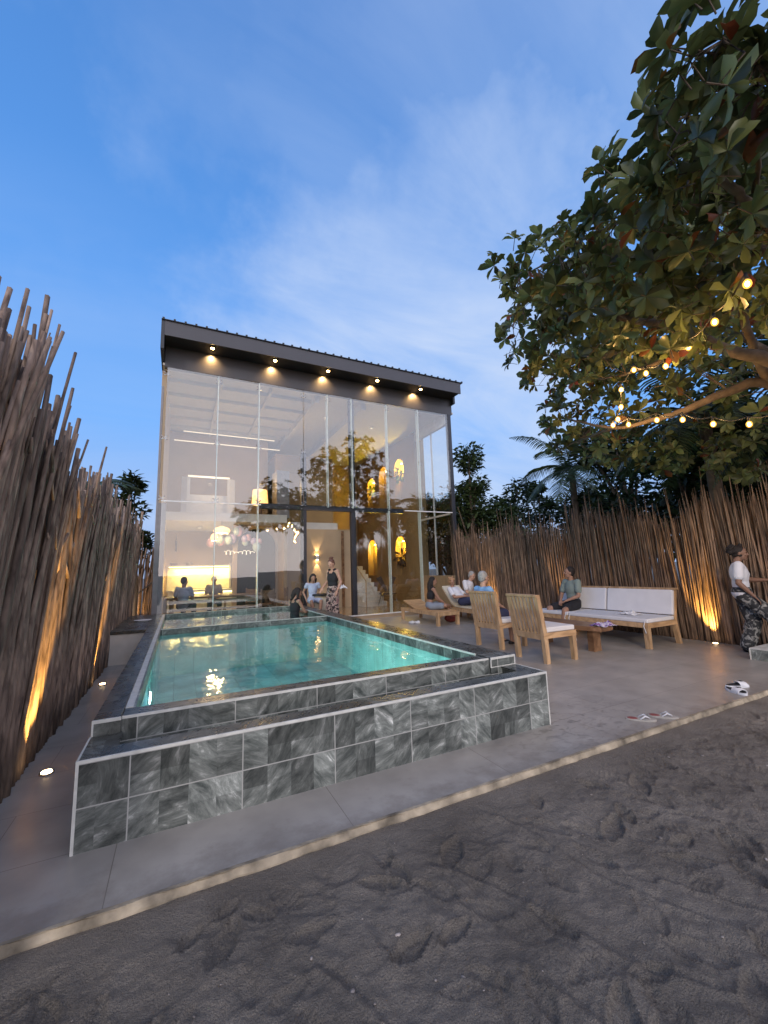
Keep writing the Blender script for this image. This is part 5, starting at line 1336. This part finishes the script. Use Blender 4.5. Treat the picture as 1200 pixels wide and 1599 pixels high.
# loungers
def lounger(x, y, rz, label, back=0.0, cushion=False, seg=('slat',)):
    """local: length along +Y from 0 to 2.05, x from 0 to 0.66; backrest hinged at y=1.25"""
    c = empty('sun_lounger', (x, y, 0), label, 'sun lounger', 'slatted wooden sun loungers by the glass', rz)
    for yy in (0.06, 1.92):
        for xx in (0.035, 0.625): MB().box((xx - 0.035, yy - 0.045, 0), (xx + 0.035, yy + 0.045, 0.249)).build('leg', 'teak', c)
    MB().box((0.0, 0, 0.25), (0.04, 2.0, 0.335)).box((0.62, 0, 0.25), (0.66, 2.0, 0.335)).box((0.041, 0, 0.25), (0.619, 0.04, 0.33)).box((0.041, 1.96, 0.25), (0.619, 2.0, 0.33)).build('side_rail', 'teak', c)
    Mb = Matrix.Translation((0, 1.25, 0.34)) @ Matrix.Rotation(back, 4, 'X')
    n = 12
    for i in range(n):
        yy = 0.06 + i * 0.1
        MB().box((0.042, yy, 0.331), (0.618, yy + 0.07, 0.352)).build('slat', 'teak_flat', c)
    for i in range(7):
        MB().box((0.042, 0.01 + i * 0.1, 0.0), (0.618, 0.08 + i * 0.1, 0.02), Mb).build('back_slat', 'teak_flat', c)
    if back: MB().box((0.08, 0.0, -0.035), (0.12, 0.72, -0.001), Mb).box((0.54, 0.0, -0.035), (0.58, 0.72, -0.001), Mb).box((0.3, 1.75, 0.2), (0.36, 1.8, 0.24)).build('back_frame', 'teak', c)
    if cushion:
        cl = MB(); ys_ = [(0.1, 0.357), (0.7, 0.357), (1.15, 0.365)] + [tuple((Mb @ Vector((0, q, 0.03)))[1:]) for q in (0.12, 0.4, 0.75)]
        b = cl.b; rings = []
        for (yy, zz_) in ys_:
            rings.append([b.verts.new(v) for v in ((0.03, yy, zz_), (0.63, yy, zz_), (0.63, yy - 0.012, zz_ + 0.055), (0.03, yy - 0.012, zz_ + 0.055))])
        for i in range(len(rings) - 1):
            for k in range(4): b.faces.new((rings[i][k], rings[i][(k + 1) % 4], rings[i + 1][(k + 1) % 4], rings[i + 1][k]))
        b.faces.new(rings[0]); b.faces.new(rings[-1][::-1])
        plain('cream_cloth', (0.60, 0.54, 0.42), 0.9, var=0.05)
        cl.build('mattress', 'cream_cloth', c)
    return c
lounger(5.86, 8.83, R(-1), 'slatted sun lounger nearest the pool with a young woman sitting on it', back=R(16))
lounger(6.85, 8.45, R(-3), 'sun lounger with raised back and cream mattress under the reclining older woman', back=R(42), cushion=True)
# slides, flip flops, shoes, bag
def sole(m_, L_, W_, h, M):
    poly = []
    for k in range(24):
        a = 2 * PI * k / 24; v = math.cos(a); poly.append((W_ * math.sin(a) * (1 + 0.22 * v - 0.1 * math.cos(2 * a)), L_ * v))
    m_.prism(poly, 0, h, M)
def slide(x, y, rz, label, top='slide_black', edge='slide_white'):
    s = empty('slide_sandal', (x, y, 0.0), label, 'sandal', 'pair of black and white slides', rz)
    a = MB(); sole(a, 0.135, 0.05, 0.022, Matrix.Identity(4)); a.build('sole', edge, s)
    a = MB(); sole(a, 0.122, 0.042, 0.006, Matrix.Translation((0, 0, 0.0225))); a.build('footbed', top, s)
    st_ = MB(); b = st_.b; pr_ = []
    for k in range(9):
        t = PI * k / 8; pr_.append([b.verts.new((0.054 * math.cos(t), yy, 0.012 + 0.052 * math.sin(t) * (1.0 if yy < 0.07 else 0.8))) for yy in (0.0, 0.045, 0.09)] + [b.verts.new((0.049 * math.cos(t), yy, 0.010 + 0.046 * math.sin(t) * (1.0 if yy < 0.07 else 0.8))) for yy in (0.09, 0.045, 0.0)])
    for k in range(8):
        for j in range(6): b.faces.new((pr_[k][j], pr_[k][(j + 1) % 6], pr_[k + 1][(j + 1) % 6], pr_[k + 1][j]))
    st_.build('strap', edge, s)
    MB().box((-0.022, 0.028, 0.0625), (0.022, 0.055, 0.0655)).build('strap_patch', top, s)
plain('slide_black', (0.015, 0.015, 0.018), 0.7); plain('slide_white', (0.66, 0.67, 0.70), 0.5)
slide(5.52, 2.53, R(155), 'black and white slide lying nearer the sand, toe towards the patio edge')
slide(5.76, 2.62, R(-115), 'black and white slide tucked behind its twin')
plain('flipflop_grey', (0.36, 0.34, 0.31), 0.6); plain('flipflop_red', (0.20, 0.05, 0.05), 0.6)
def flip(x, y, rz, label):
    s = empty('flip_flop', (x, y, 0.0), label, 'flip flop', 'pair of pale flip flops near the patio edge', rz)
    a = MB(); sole(a, 0.125, 0.043, 0.014, Matrix.Identity(4)); a.build('sole', 'flipflop_grey', s)
    MB().ball((0, -0.07, 0.0142), (0.034, 0.045, 0.003)).build('heel_print', 'flipflop_red', s)
    MB().tube([(-0.038, -0.015, 0.014), (-0.026, 0.03, 0.042), (0, 0.07, 0.018), (0.026, 0.03, 0.042), (0.038, -0.015, 0.014)], 0.006, 6).build('thong', 'slide_white', s)
flip(3.88, 2.56, R(-135), 'pale flip flop with a red heel, the left one of the pair')
flip(4.12, 2.50, R(-140), 'pale flip flop with a red heel, the right one of the pair')
for i, (x, y, a) in enumerate(((5.60, 9.72, 10), (5.72, 9.64, 25))):
    o = MB().ball((0, 0, 0.035), (0.04, 0.11, 0.035)).ball((0, -0.05, 0.06), (0.033, 0.045, 0.03)).build('shoe', 'slide_white'); o.location = (x, y, 0); o.rotation_euler = (0, 0, R(a))
    tag(o, ('white shoe by the pool, the one nearer the glass' , 'white shoe by the pool, the one nearer the lounger leg')[i], 'shoe', 'pair of white shoes')
plain('bag_red', (0.16, 0.025, 0.018), 0.7)
bg_ = empty('bag', (6.62, 9.35, 0), 'dark red cloth bag on the floor under the two loungers', 'bag')
MB().ball((0, 0, 0.11), (0.20, 0.13, 0.11)).build('body', 'bag_red', bg_); MB().tube([(-0.12, 0, 0.17), (-0.06, 0.02, 0.24), (0.06, 0.02, 0.24), (0.12, 0, 0.17)], 0.01, 6).build('handle', 'bag_red', bg_)
# tiled step at right edge
ts = empty('tiled_step', (8.0, 2.85, 0), 'low slate tiled plinth with white edging at the right edge', 'step')
MB().box((-0.55, -0.4, -0.02), (0.42, 0.32, 0.15)).build('body', 'slate_tile', ts, uv=True)
MB().box((-0.553, -0.4, 0.1505), (0.42, 0.323, 0.164)).box((-0.556, 0.31, 0.0), (-0.5505, 0.325, 0.150)).build('edge_trim', 'white_trim', ts)
# ------------------------------------------------------------------ people
plain('skin_light', (0.46, 0.27, 0.19), 0.55, var=0.05); plain('skin_tan', (0.33, 0.185, 0.125), 0.55, var=0.05); plain('skin_brown', (0.22, 0.12, 0.08), 0.55, var=0.05)
plain('hair_dark', (0.014, 0.009, 0.008), 0.75, var=0.3, scale=30, bump=0.25, bscale=60); plain('hair_auburn', (0.11, 0.045, 0.028), 0.5, var=0.3, scale=30, bump=0.6, bscale=60)
plain('hair_sandy', (0.36, 0.20, 0.10), 0.6, var=0.3, scale=30, bump=0.6, bscale=60); plain('hair_grey', (0.30, 0.29, 0.28), 0.6, var=0.35, scale=30, bump=0.6, bscale=60)
plain('cloth_black', (0.014, 0.014, 0.018), 0.85); plain('cloth_white', (0.66, 0.67, 0.72), 0.9, var=0.05); plain('cloth_blue', (0.20, 0.38, 0.62), 0.9, var=0.06)
plain('cloth_paleblue', (0.36, 0.42, 0.56), 0.9, var=0.1, scale=20); plain('cloth_sage', (0.20, 0.25, 0.23), 0.9, var=0.06); plain('cloth_navy', (0.03, 0.035, 0.08), 0.9)
plain('cloth_denim', (0.22, 0.25, 0.30), 0.9, var=0.1); plain('cloth_grey', (0.22, 0.22, 0.24), 0.9)
two_tone('print_floral', (0.035, 0.022, 0.025), (0.48, 0.38, 0.33), 13, 0.50, c3=(0.22, 0.12, 0.12)); two_tone('print_camo', (0.025, 0.027, 0.03), (0.21, 0.21, 0.20), 15, 0.53, c3=(0.32, 0.32, 0.31))
plain('eye_dark', (0.02, 0.015, 0.012), 0.2); plain('lip', (0.30, 0.10, 0.09), 0.5)
V = Vector
def frame(d, side):
    z = d.normalized(); x = (side - z * side.dot(z)).normalized(); y = z.cross(x)
    return Matrix((x, y, z)).transposed()
def limb(mb, a, b, ra, rb, n=6, seg=12, bulge=0.0):
    pts = []; rr = []
    a = V(a); b = V(b)
    d = (b - a)
    mb.ball(a, ra, u=seg, v=8); mb.ball(b, rb, u=seg, v=8)
    for i in range(n + 1):
        t = i / n; pts.append(a + d * t); rr.append(ra + (rb - ra) * t + bulge * math.sin(PI * min(1, t * 1.5)) )
    mb.tube(pts, rr, seg)
def vox(o, size, sm=3):
    m = o.modifiers.new('fuse', 'REMESH'); m.mode = 'VOXEL'; m.voxel_size = size; m.use_smooth_shade = True
    if sm:
        s = o.modifiers.new('relax', 'SMOOTH'); s.factor = 0.5; s.iterations = sm
def hand(mb, w_, d, palm_n, sc_, curl, side):
    """w_: wrist, d: direction of the hand, palm_n: palm normal (fingers curl towards it), side: +1/-1 thumb side"""
    d = d.normalized(); pn = (palm_n - d * palm_n.dot(d)).normalized(); sd = d.cross(pn).normalized() * side
    F3 = Matrix((sd, pn, d)).transposed()
    mb.ball(w_ + d * 0.045 * sc_, (0.038 * sc_, 0.015 * sc_, 0.050 * sc_), F3)
    for i, (off, ln) in enumerate(((0.028, 0.072), (0.010, 0.080), (-0.009, 0.074), (-0.027, 0.058))):
        p = w_ + d * 0.082 * sc_ + sd * off * sc_; dd = d.copy(); L3 = ln * sc_ / 3
        pts = [p - d * 0.02 * sc_]
        for s in range(3):
            pts.append(p.copy()); p = p + dd * L3
            dd = (dd + pn * curl).normalized()
        pts.append(p)
        mb.tube(pts, [0.0095 * sc_, 0.0092 * sc_, 0.0085 * sc_, 0.0078 * sc_, 0.006 * sc_], 7)
    p = w_ + d * 0.025 * sc_ + sd * 0.028 * sc_; td = (d * 0.75 + sd * 0.75 + pn * 0.3).normalized()
    mb.tube([p, p + td * 0.035 * sc_, p + td * 0.058 * sc_ + d * 0.012 * sc_ + pn * curl * 0.02], [0.012 * sc_, 0.0105 * sc_, 0.007 * sc_], 7)

def stand(**k):
    J = dict(pel=(0, 0, .95), che=(0, 0, 1.25), nek=(0, -.01, 1.45), hed=(0, .025, 1.585), look=(0, 1, 0),
             shL=(-.165, 0, 1.385), elL=(-.23, -.02, 1.10), wrL=(-.22, .07, .86), shR=(.165, 0, 1.385), elR=(.23, -.02, 1.10), wrR=(.22, .07, .86),
             hiL=(-.085, 0, .90), knL=(-.095, .03, .50), anL=(-.10, -.03, .085), hiR=(.085, 0, .90), knR=(.095, .03, .50), anR=(.10, -.03, .085), ftL=(0, 1, -.12), ftR=(0, 1, -.12))
    J.update(k); return J
def sit(sh=.45, **k):
    J = dict(pel=(0, 0, sh + .11), che=(0, .01, sh + .40), nek=(0, .015, sh + .60), hed=(0, .05, sh + .735), look=(0, 1, 0),
             shL=(-.165, .01, sh + .54), elL=(-.23, .08, sh + .27), wrL=(-.13, .28, sh + .20), shR=(.165, .01, sh + .54), elR=(.23, .08, sh + .27), wrR=(.13, .28, sh + .20),
             hiL=(-.09, .03, sh + .08), knL=(-.14, .43, sh + .07), anL=(-.14, .44, .085), hiR=(.09, .03, sh + .08), knR=(.14, .43, sh + .07), anR=(.14, .44, .085), ftL=(0, 1, -.12), ftR=(0, 1, -.12))
    J.update(k); return J
def person(loc, yaw, J, s, skin, hair, label, clothes, hairstyle='short', b=1.0, curl=0.35, group=None, palm=(0, 0, -1), shoes=None):
    J = {k: V(v) * (1.0 if k in ('look', 'ftL', 'ftR') else s) for k, v in J.items()}
    side = (J['shR'] - J['shL']).normalized(); tor = (J['nek'] - J['pel']).normalized(); fwd = side.cross(tor) * -1
    if fwd.dot(J['look']) < -0.2 and False: fwd = -fwd
    fwd = tor.cross(side)
    mb = MB()
    def torso(m_, g, wide=1.0, low=0.0):
        F3 = frame(J['nek'] - J['che'], side); F2 = frame(J['che'] - J['pel'], side)
        m_.ball(J['che'] + fwd * 0.0, ((.150 * b * wide + g) * s, (.100 * b + g) * s, (.185 + g) * s), F3, 16, 12)
        m_.ball(J['pel'].lerp(J['che'], .45), ((.122 * b * wide + g) * s, (.088 * b + g) * s, (.16 + g) * s), F2, 16, 12)
        m_.ball(J['pel'], ((.160 * b * wide + g) * s, (.108 * b + g) * s, (.115 + g) * s), F2, 16, 12)
        for e_ in 'LR': limb(m_, J['che'].lerp(J['sh' + e_], .35) + tor * .05 * s, J['sh' + e_], (.062 * b + g) * s, (.052 * b + g) * s)
    torso(mb, 0)
    limb(mb, J['nek'] - tor * .03 * s, J['nek'].lerp(J['hed'], .55), .056 * s, .050 * s)
    lk = J['look'].normalized(); upn = (J['hed'] - J['nek']).normalized(); hz = (upn * .8 + V((0, 0, .3))).normalized(); hz = (hz - lk * hz.dot(lk)).normalized(); hx = lk.cross(hz).normalized()
    H3 = Matrix((hx, lk, hz)).transposed(); c = J['hed']
    hp = lambda x, y, z: c + (hx * x + lk * y + hz * z) * s
    mb.ball(hp(0, -.008, .02), (.074 * s, .092 * s, .093 * s), H3, 16, 12); mb.ball(hp(0, .022, -.045), (.055 * s, .062 * s, .065 * s), H3, 14, 10)
    mb.ball(hp(0, .068, -.088), (.022 * s, .02 * s, .018 * s), H3, 8, 6)
    mb.tube([hp(0, .088, .022), hp(0, .106, -.018), hp(0, .088, -.028)], [.009 * s, .014 * s, .010 * s], 8)
    for q in (-1, 1):
        mb.ball(hp(q * .075, -.005, -.005), (.010 * s, .018 * s, .030 * s), H3, 8, 6); mb.ball(hp(q * .032, .072, -.02), (.022 * s, .02 * s, .02 * s), H3, 8, 6)
        mb.ball(hp(q * .03, .078, .030), (.024 * s, .012 * s, .008 * s), H3, 8, 6)
    mb.ball(hp(0, .082, -.055), (.024 * s, .010 * s, .009 * s), H3, 8, 6)
    for e_ in 'LR':
        limb(mb, J['sh' + e_], J['el' + e_], .047 * b * s, .036 * b * s); limb(mb, J['el' + e_], J['wr' + e_], .037 * b * s, .024 * s, bulge=.003 * s)
        hd = (J['wr' + e_] - J['el' + e_]).normalized()
        pn = V(palm) if not isinstance(palm, dict) else V(palm[e_])
        hand(mb, J['wr' + e_], (hd + pn * 0.15).normalized(), pn + V((0.01, 0.02, 0)), s, curl, -1 if e_ == 'L' else 1)
        limb(mb, J['hi' + e_], J['kn' + e_], .082 * b * s, .054 * b * s); limb(mb, J['kn' + e_], J['an' + e_], .053 * b * s, .034 * s, bulge=.010 * s)
        fd = J['ft' + e_].normalized(); a = J['an' + e_]
        limb(mb, a - fd * .03 * s + V((0, 0, -.045 * s)), a + fd * .10 * s + V((0, 0, -.055 * s)), .034 * s, .028 * s); limb(mb, a + fd * .10 * s + V((0, 0, -.055 * s)), a + fd * .165 * s + V((0, 0, -.062 * s)), .030 * s, .020 * s)
        limb(mb, a, a + fd * .09 * s + V((0, 0, -.05 * s)), .034 * s, .028 * s)
    o = mb.build('person', skin); vox(o, 0.0075)
    o.location = loc; o.rotation_euler = (0, 0, yaw); tag(o, label, 'person', group)
    for q in (-1, 1): MB().ball(hp(q * .031, .084, .012), (.011 * s, .006 * s, .006 * s), H3, 10, 6).build('eye', 'eye_dark', o)
    MB().ball(hp(0, .092, -.052), (.020 * s, .004 * s, .006 * s), H3, 10, 6).build('mouth', 'lip', o)
    # hair
    hb = MB()
    hb.ball(hp(0, -.028, .040), (.084 * s, .092 * s, .092 * s), H3, 18, 12); hb.ball(hp(0, -.05, .0), (.078 * s, .062 * s, .078 * s), H3, 14, 10)
    rnd = random.Random(len(label))
    if hairstyle == 'bun':
        hb.ball(hp(0, -.07, .12), .045 * s)
        for k in range(7): hb.ball(hp(rnd.uniform(-.05, .05), -.07 + rnd.uniform(-.04, .04), .11 + rnd.uniform(-.02, .04)), .022 * s)
    if hairstyle == 'bighair':
        for k in range(26): hb.ball(hp(rnd.uniform(-.085, .085), -.05 + rnd.uniform(-.09, .06), .05 + rnd.uniform(-.08, .09)), rnd.uniform(.022, .036) * s)
        for k in range(8): hb.ball(hp(rnd.uniform(-.05, .05), -.14 + rnd.uniform(-.03, .03), .05 + rnd.uniform(-.04, .05)), .034 * s)
    if hairstyle == 'curly':
        for k in range(34): hb.ball(hp(rnd.uniform(-.08, .08), -.03 + rnd.uniform(-.07, .09), .05 + rnd.uniform(-.05, .07)), .026 * s)
    if hairstyle == 'long':
        for q in (-1, 0, 1):
            hb.tube([hp(q * .05, -.06, .04), hp(q * .065, -.095, -.08), hp(q * .07, -.10, -.22), hp(q * .05, -.085, -.36)], [.05 * s, .05 * s, .042 * s, .016 * s], 8)
        hb.tube([hp(.075, -.03, .04), hp(.088, -.03, -.08), hp(.10, .0, -.20), hp(.09, .03, -.32)], [.026 * s, .026 * s, .024 * s, .01 * s], 8)
    if hairstyle == 'bob':
        for q in (-1, 1): hb.tube([hp(q * .06, -.01, .07), hp(q * .085, -.01, -.02), hp(q * .09, .0, -.10), hp(q * .08, .01, -.15)], [.035 * s, .036 * s, .032 * s, .016 * s], 8)
        hb.tube([hp(0, -.07, .04), hp(0, -.09, -.10), hp(0, -.08, -.17)], [.07 * s, .06 * s, .03 * s], 8)
    h = hb.build('hair', hair, o); vox(h, 0.009, 2)
    for cl in clothes:
        kind, m = cl[0], cl[1]
        cb = MB(); g = .014
        if kind in ('tshirt', 'tank', 'dress', 'crop', 'swimsuit'):
            if kind == 'tank' or kind == 'swimsuit' or kind == 'crop':
                F3 = frame(J['nek'] - J['che'], side); F2 = frame(J['che'] - J['pel'], side)
                cb.ball(J['che'] - tor * .02 * s, ((.150 * b + g) * s, (.104 * b + g) * s, (.155 + g) * s), F3, 16, 12)
                if kind != 'crop': cb.ball(J['pel'].lerp(J['che'], .45), ((.124 * b + g) * s, (.092 * b + g) * s, (.16 + g) * s), F2, 16, 12)
                if kind == 'swimsuit': cb.ball(J['pel'], ((.160 * b + g) * s, (.108 * b + g) * s, (.115 + g) * s), F2, 16, 12)
                for e_ in 'LR': limb(cb, J['che'].lerp(J['sh' + e_], .25) + tor * .03 * s, J['che'].lerp(J['sh' + e_], .62) + tor * .01 * s, (.070 * b + g) * s, (.055 * b + g) * s)
                for e_ in 'LR': cb.tube([J['che'].lerp(J['sh' + e_], .55) + tor * .10 * s + fwd * .07 * s, J['nek'].lerp(J['sh' + e_], .55) + tor * .035 * s, J['che'].lerp(J['sh' + e_], .55) + tor * .08 * s - fwd * .08 * s], .022 * s, 8)
            else:
                torso(cb, g)
                for e_ in 'LR': limb(cb, J['sh' + e_], J['sh' + e_].lerp(J['el' + e_], .62 if kind == 'tshirt' else .3), (.047 * b + .018) * s, (.047 * b + .020) * s)
            if kind == 'dress':
                for e_ in 'LR': limb(cb, J['hi' + e_], J['hi' + e_].lerp(J['kn' + e_], .75), (.085 * b + g) * s, (.080 * b + g) * s)
        if kind in ('trousers', 'shorts', 'wide', 'flare'):
            F2 = frame(J['che'] - J['pel'], side)
            cb.ball(J['pel'] + tor * .02 * s, ((.160 * b + g) * s, (.108 * b + g) * s, (.10 + g) * s), F2, 16, 12)
            for e_ in 'LR':
                if kind == 'shorts': limb(cb, J['hi' + e_], J['hi' + e_].lerp(J['kn' + e_], .72), (.082 * b + g + .008) * s, (.066 * b + g + .016) * s)
                else:
                    k_ = {'trousers': (.062, .052), 'wide': (.088, .105), 'flare': (.080, .088)}[kind]
                    limb(cb, J['hi' + e_], J['kn' + e_], (.082 * b + g + .006) * s, (k_[0] * b + g) * s)
                    limb(cb, J['kn' + e_], J['kn' + e_].lerp(J['an' + e_], .93), (k_[0] * b + g) * s, k_[1] * s)
        nm = {'tshirt': 'shirt', 'tank': 'tank_top', 'dress': 'dress', 'crop': 'top', 'swimsuit': 'swimsuit', 'trousers': 'trousers', 'shorts': 'shorts', 'wide': 'wide_trousers', 'flare': 'trousers'}[kind]
        q = cb.build(nm, m, o); vox(q, 0.010, 3)
    if shoes:
        for e_ in 'LR':
            fd = J['ft' + e_].normalized(); a = J['an' + e_]; sb = MB()
            limb(sb, a - fd * .035 * s + V((0, 0, -.048 * s)), a + fd * .15 * s + V((0, 0, -.058 * s)), .040 * s, .032 * s)
            q = sb.build('shoe', shoes, o); vox(q, 0.010, 2)
    return o
# three by the shallow end
person((3.62, 10.3, 0), R(112), stand(look=(-.25, .85, -.45), hed=(0, .045, 1.575), elL=(-.25, -.04, 1.12), wrL=(-.27, .10, .93), elR=(.27, -.05, 1.13), wrR=(.26, .12, .98)), 1.04, 'skin_light', 'hair_auburn',
       'woman standing beside the spa in a black tank top and wide patterned trousers, looking down', [('wide', 'print_floral'), ('tank', 'cloth_black')], 'bun', 1.05)
crumple('towel', (3.80, 10.08, 1.0), 0.10, 0.12, 0.12, 'cushion', 'bundled white towel held at the hip of the standing woman', 'towel', 12)
# block she sits on
bk = empty('plinth', (3.55, 11.1, 0), 'cream fluted plinth with black top between the two standing by the spa', 'plinth')
MB().cyl((0, 0, 0), (0, 0, 0.80), 0.20, 0.20, 24).build('body', 'cream_cloth', bk); MB().cyl((0, 0, 0.801), (0, 0, 0.85), 0.27, 0.27, 24).build('top', 'black_shade', bk)
person((3.32, 11.12, 0.22), R(178), sit(.42, look=(.1, .9, -.45), hed=(0, .07, 1.14), anL=(-.08, .42, .06), anR=(.08, .44, .06), wrL=(-.17, .12, .50), wrR=(.2, .02, .55), elL=(-.24, -.02, .70), elR=(.26, -.08, .74)), 0.93, 'skin_tan', 'hair_dark',
       'girl in a pale blue top perched above the corner of the spa', [('dress', 'cloth_paleblue')], 'bob', .85)
person((2.50, 9.85, 0.02), R(-70), sit(.22, look=(.3, .9, -.35), hed=(0, .09, .94), anL=(-.14, .44, .0), anR=(.14, .44, .0), wrL=(-.10, .36, .47), wrR=(.12, .34, .47), elR=(.22, .14, .50), elL=(-.22, .14, .50)), 1.0, 'skin_tan', 'hair_dark',
       'girl in a black swimsuit sitting in the far shallow basin and leaning on its edge', [('swimsuit', 'cloth_black'), ('shorts', 'cloth_black')], 'bob', .92)
# two at the dining table
person((0.15, 12.62, FL), R(-20), sit(.46, look=(.35, .9, -.25)), 1.0, 'skin_tan', 'hair_dark', 'person in a pale shirt eating at the left end of the dining table', [('tshirt', 'cloth_paleblue'), ('trousers', 'cloth_navy')], 'short')
person((1.02, 14.1, FL), R(180), sit(.46, look=(-.1, .95, -.2)), 1.0, 'skin_tan', 'hair_grey', 'person in a grey shirt on the kitchen side of the dining table', [('tshirt', 'cloth_grey'), ('trousers', 'cloth_navy')], 'short')
# on the loungers
person((6.08, 9.55, -0.07), R(-108), dict(sit(.42), look=V((.1, .95, -.1)), pel=(0, 0, .52), che=(0, .05, .82), nek=(0, .09, 1.03), hed=(0, .13, 1.165), shL=(-.155, .09, .96), shR=(.155, .09, .96), elL=(-.17, .22, .70), elR=(.18, .22, .70), wrL=(-.07, .44, .53), wrR=(.08, .46, .53),
       hiL=(-.09, .03, .51), hiR=(.09, .03, .51), knL=(-.30, .36, .53), knR=(.30, .36, .53), anL=(.06, .44, .50), anR=(-.04, .58, .50), ftL=(1, .2, 0), ftR=(-1, .2, 0)), 1.0, 'skin_tan', 'hair_dark',
       'young woman with long black hair sitting cross legged on the nearest lounger', [('crop', 'cloth_black'), ('shorts', 'cloth_denim')], 'long', .9)
person((7.05, 9.30, -0.02), R(-160), dict(sit(.42), look=V((.45, .8, -.35)), pel=(0, -.02, .53), che=(0, -.24, .74), nek=(0, -.36, .90), hed=(0, -.37, 1.04), shL=(-.17, -.33, .85), shR=(.17, -.33, .85), elL=(-.27, -.12, .66), elR=(.27, -.12, .66), wrL=(-.12, .12, .68), wrR=(.10, .14, .68),
       hiL=(-.09, .0, .52), hiR=(.09, .0, .52), knL=(-.14, .40, .60), knR=(.12, .40, .60), anL=(-.13, .80, .46), anR=(.12, .82, .46), ftL=(0, .5, .8), ftR=(0, .5, .8)), 1.02, 'skin_tan', 'hair_sandy',
       'older woman with curly sandy hair in a white shirt reclining on the raised lounger', [('tshirt', 'cloth_white'), ('trousers', 'cloth_navy')], 'curly', 1.1)
person((7.72, 10.0, 0), R(-150), sit(.42, look=(.2, .9, -.4), hed=(0, .16, 1.13), nek=(0, .10, 1.0), che=(0, .05, .82)), 1.05, 'skin_light', 'hair_grey',
       'person in a pale shirt bending forward behind the reclining woman', [('tshirt', 'cloth_white'), ('shorts', 'cloth_grey')], 'short', 1.1)
MBs = empty('low_stool', (7.72, 10.0, 0), 'small wooden stool under the person bending behind the loungers', 'stool')
MB().box((-0.2, -0.2, 0.36), (0.2, 0.2, 0.405)).build('seat', 'teak', MBs)
for sx in (-.16, .16):
    for sy in (-.16, .16): MB().box((sx - .02, sy - .02, 0), (sx + .02, sy + .02, .359)).build('leg', 'teak', MBs)
person((5.21, 6.24, -0.02), R(-93), sit(.49, look=(-.1, .95, -.05), che=(0, -.02, .88), nek=(0, -.02, 1.08), hed=(0, .01, 1.22), shL=(-.18, -.02, 1.01), shR=(.18, -.02, 1.01)), 1.03, 'skin_light', 'hair_grey',
       'grey haired man in a light blue shirt seen from behind on the further slatted chair', [('tshirt', 'cloth_blue'), ('shorts', 'cloth_navy')], 'short', 1.03, shoes='slide_black')
person((7.60, 6.22, 0.0), R(84), sit(.49, look=(.45, .85, .05), knL=(-.22, .46, .50), knR=(.20, .46, .50), anL=(-.18, .50, .085), anR=(.18, .44, .085), wrL=(-.06, .26, .66), wrR=(.10, .24, .66)), 1.03, 'skin_tan', 'hair_dark',
       'young man in sage green shirt and black shorts at the far end of the sofa', [('tshirt', 'cloth_sage'), ('shorts', 'cloth_black')], 'short', 1.02)
person((7.92, 3.36, 0.0), R(205), stand(look=(.1, 1, -.1), hed=(0, .05, 1.575), knL=(-.10, .10, .50), anL=(-.10, -.02, .085), knR=(.11, .34, .58), anR=(.11, .42, .27), elL=(-.22, .12, 1.14), wrL=(-.16, .36, 1.14), elR=(.24, -.03, 1.11), wrR=(.22, .13, .91), hiR=(.085, .02, .90)), 0.97, 'skin_brown', 'hair_dark',
       'woman in a white tee and wide camouflage trousers stepping up at the right edge', [('wide', 'print_camo'), ('tshirt', 'cloth_white')], 'bighair', 1.12, shoes='cloth_black')
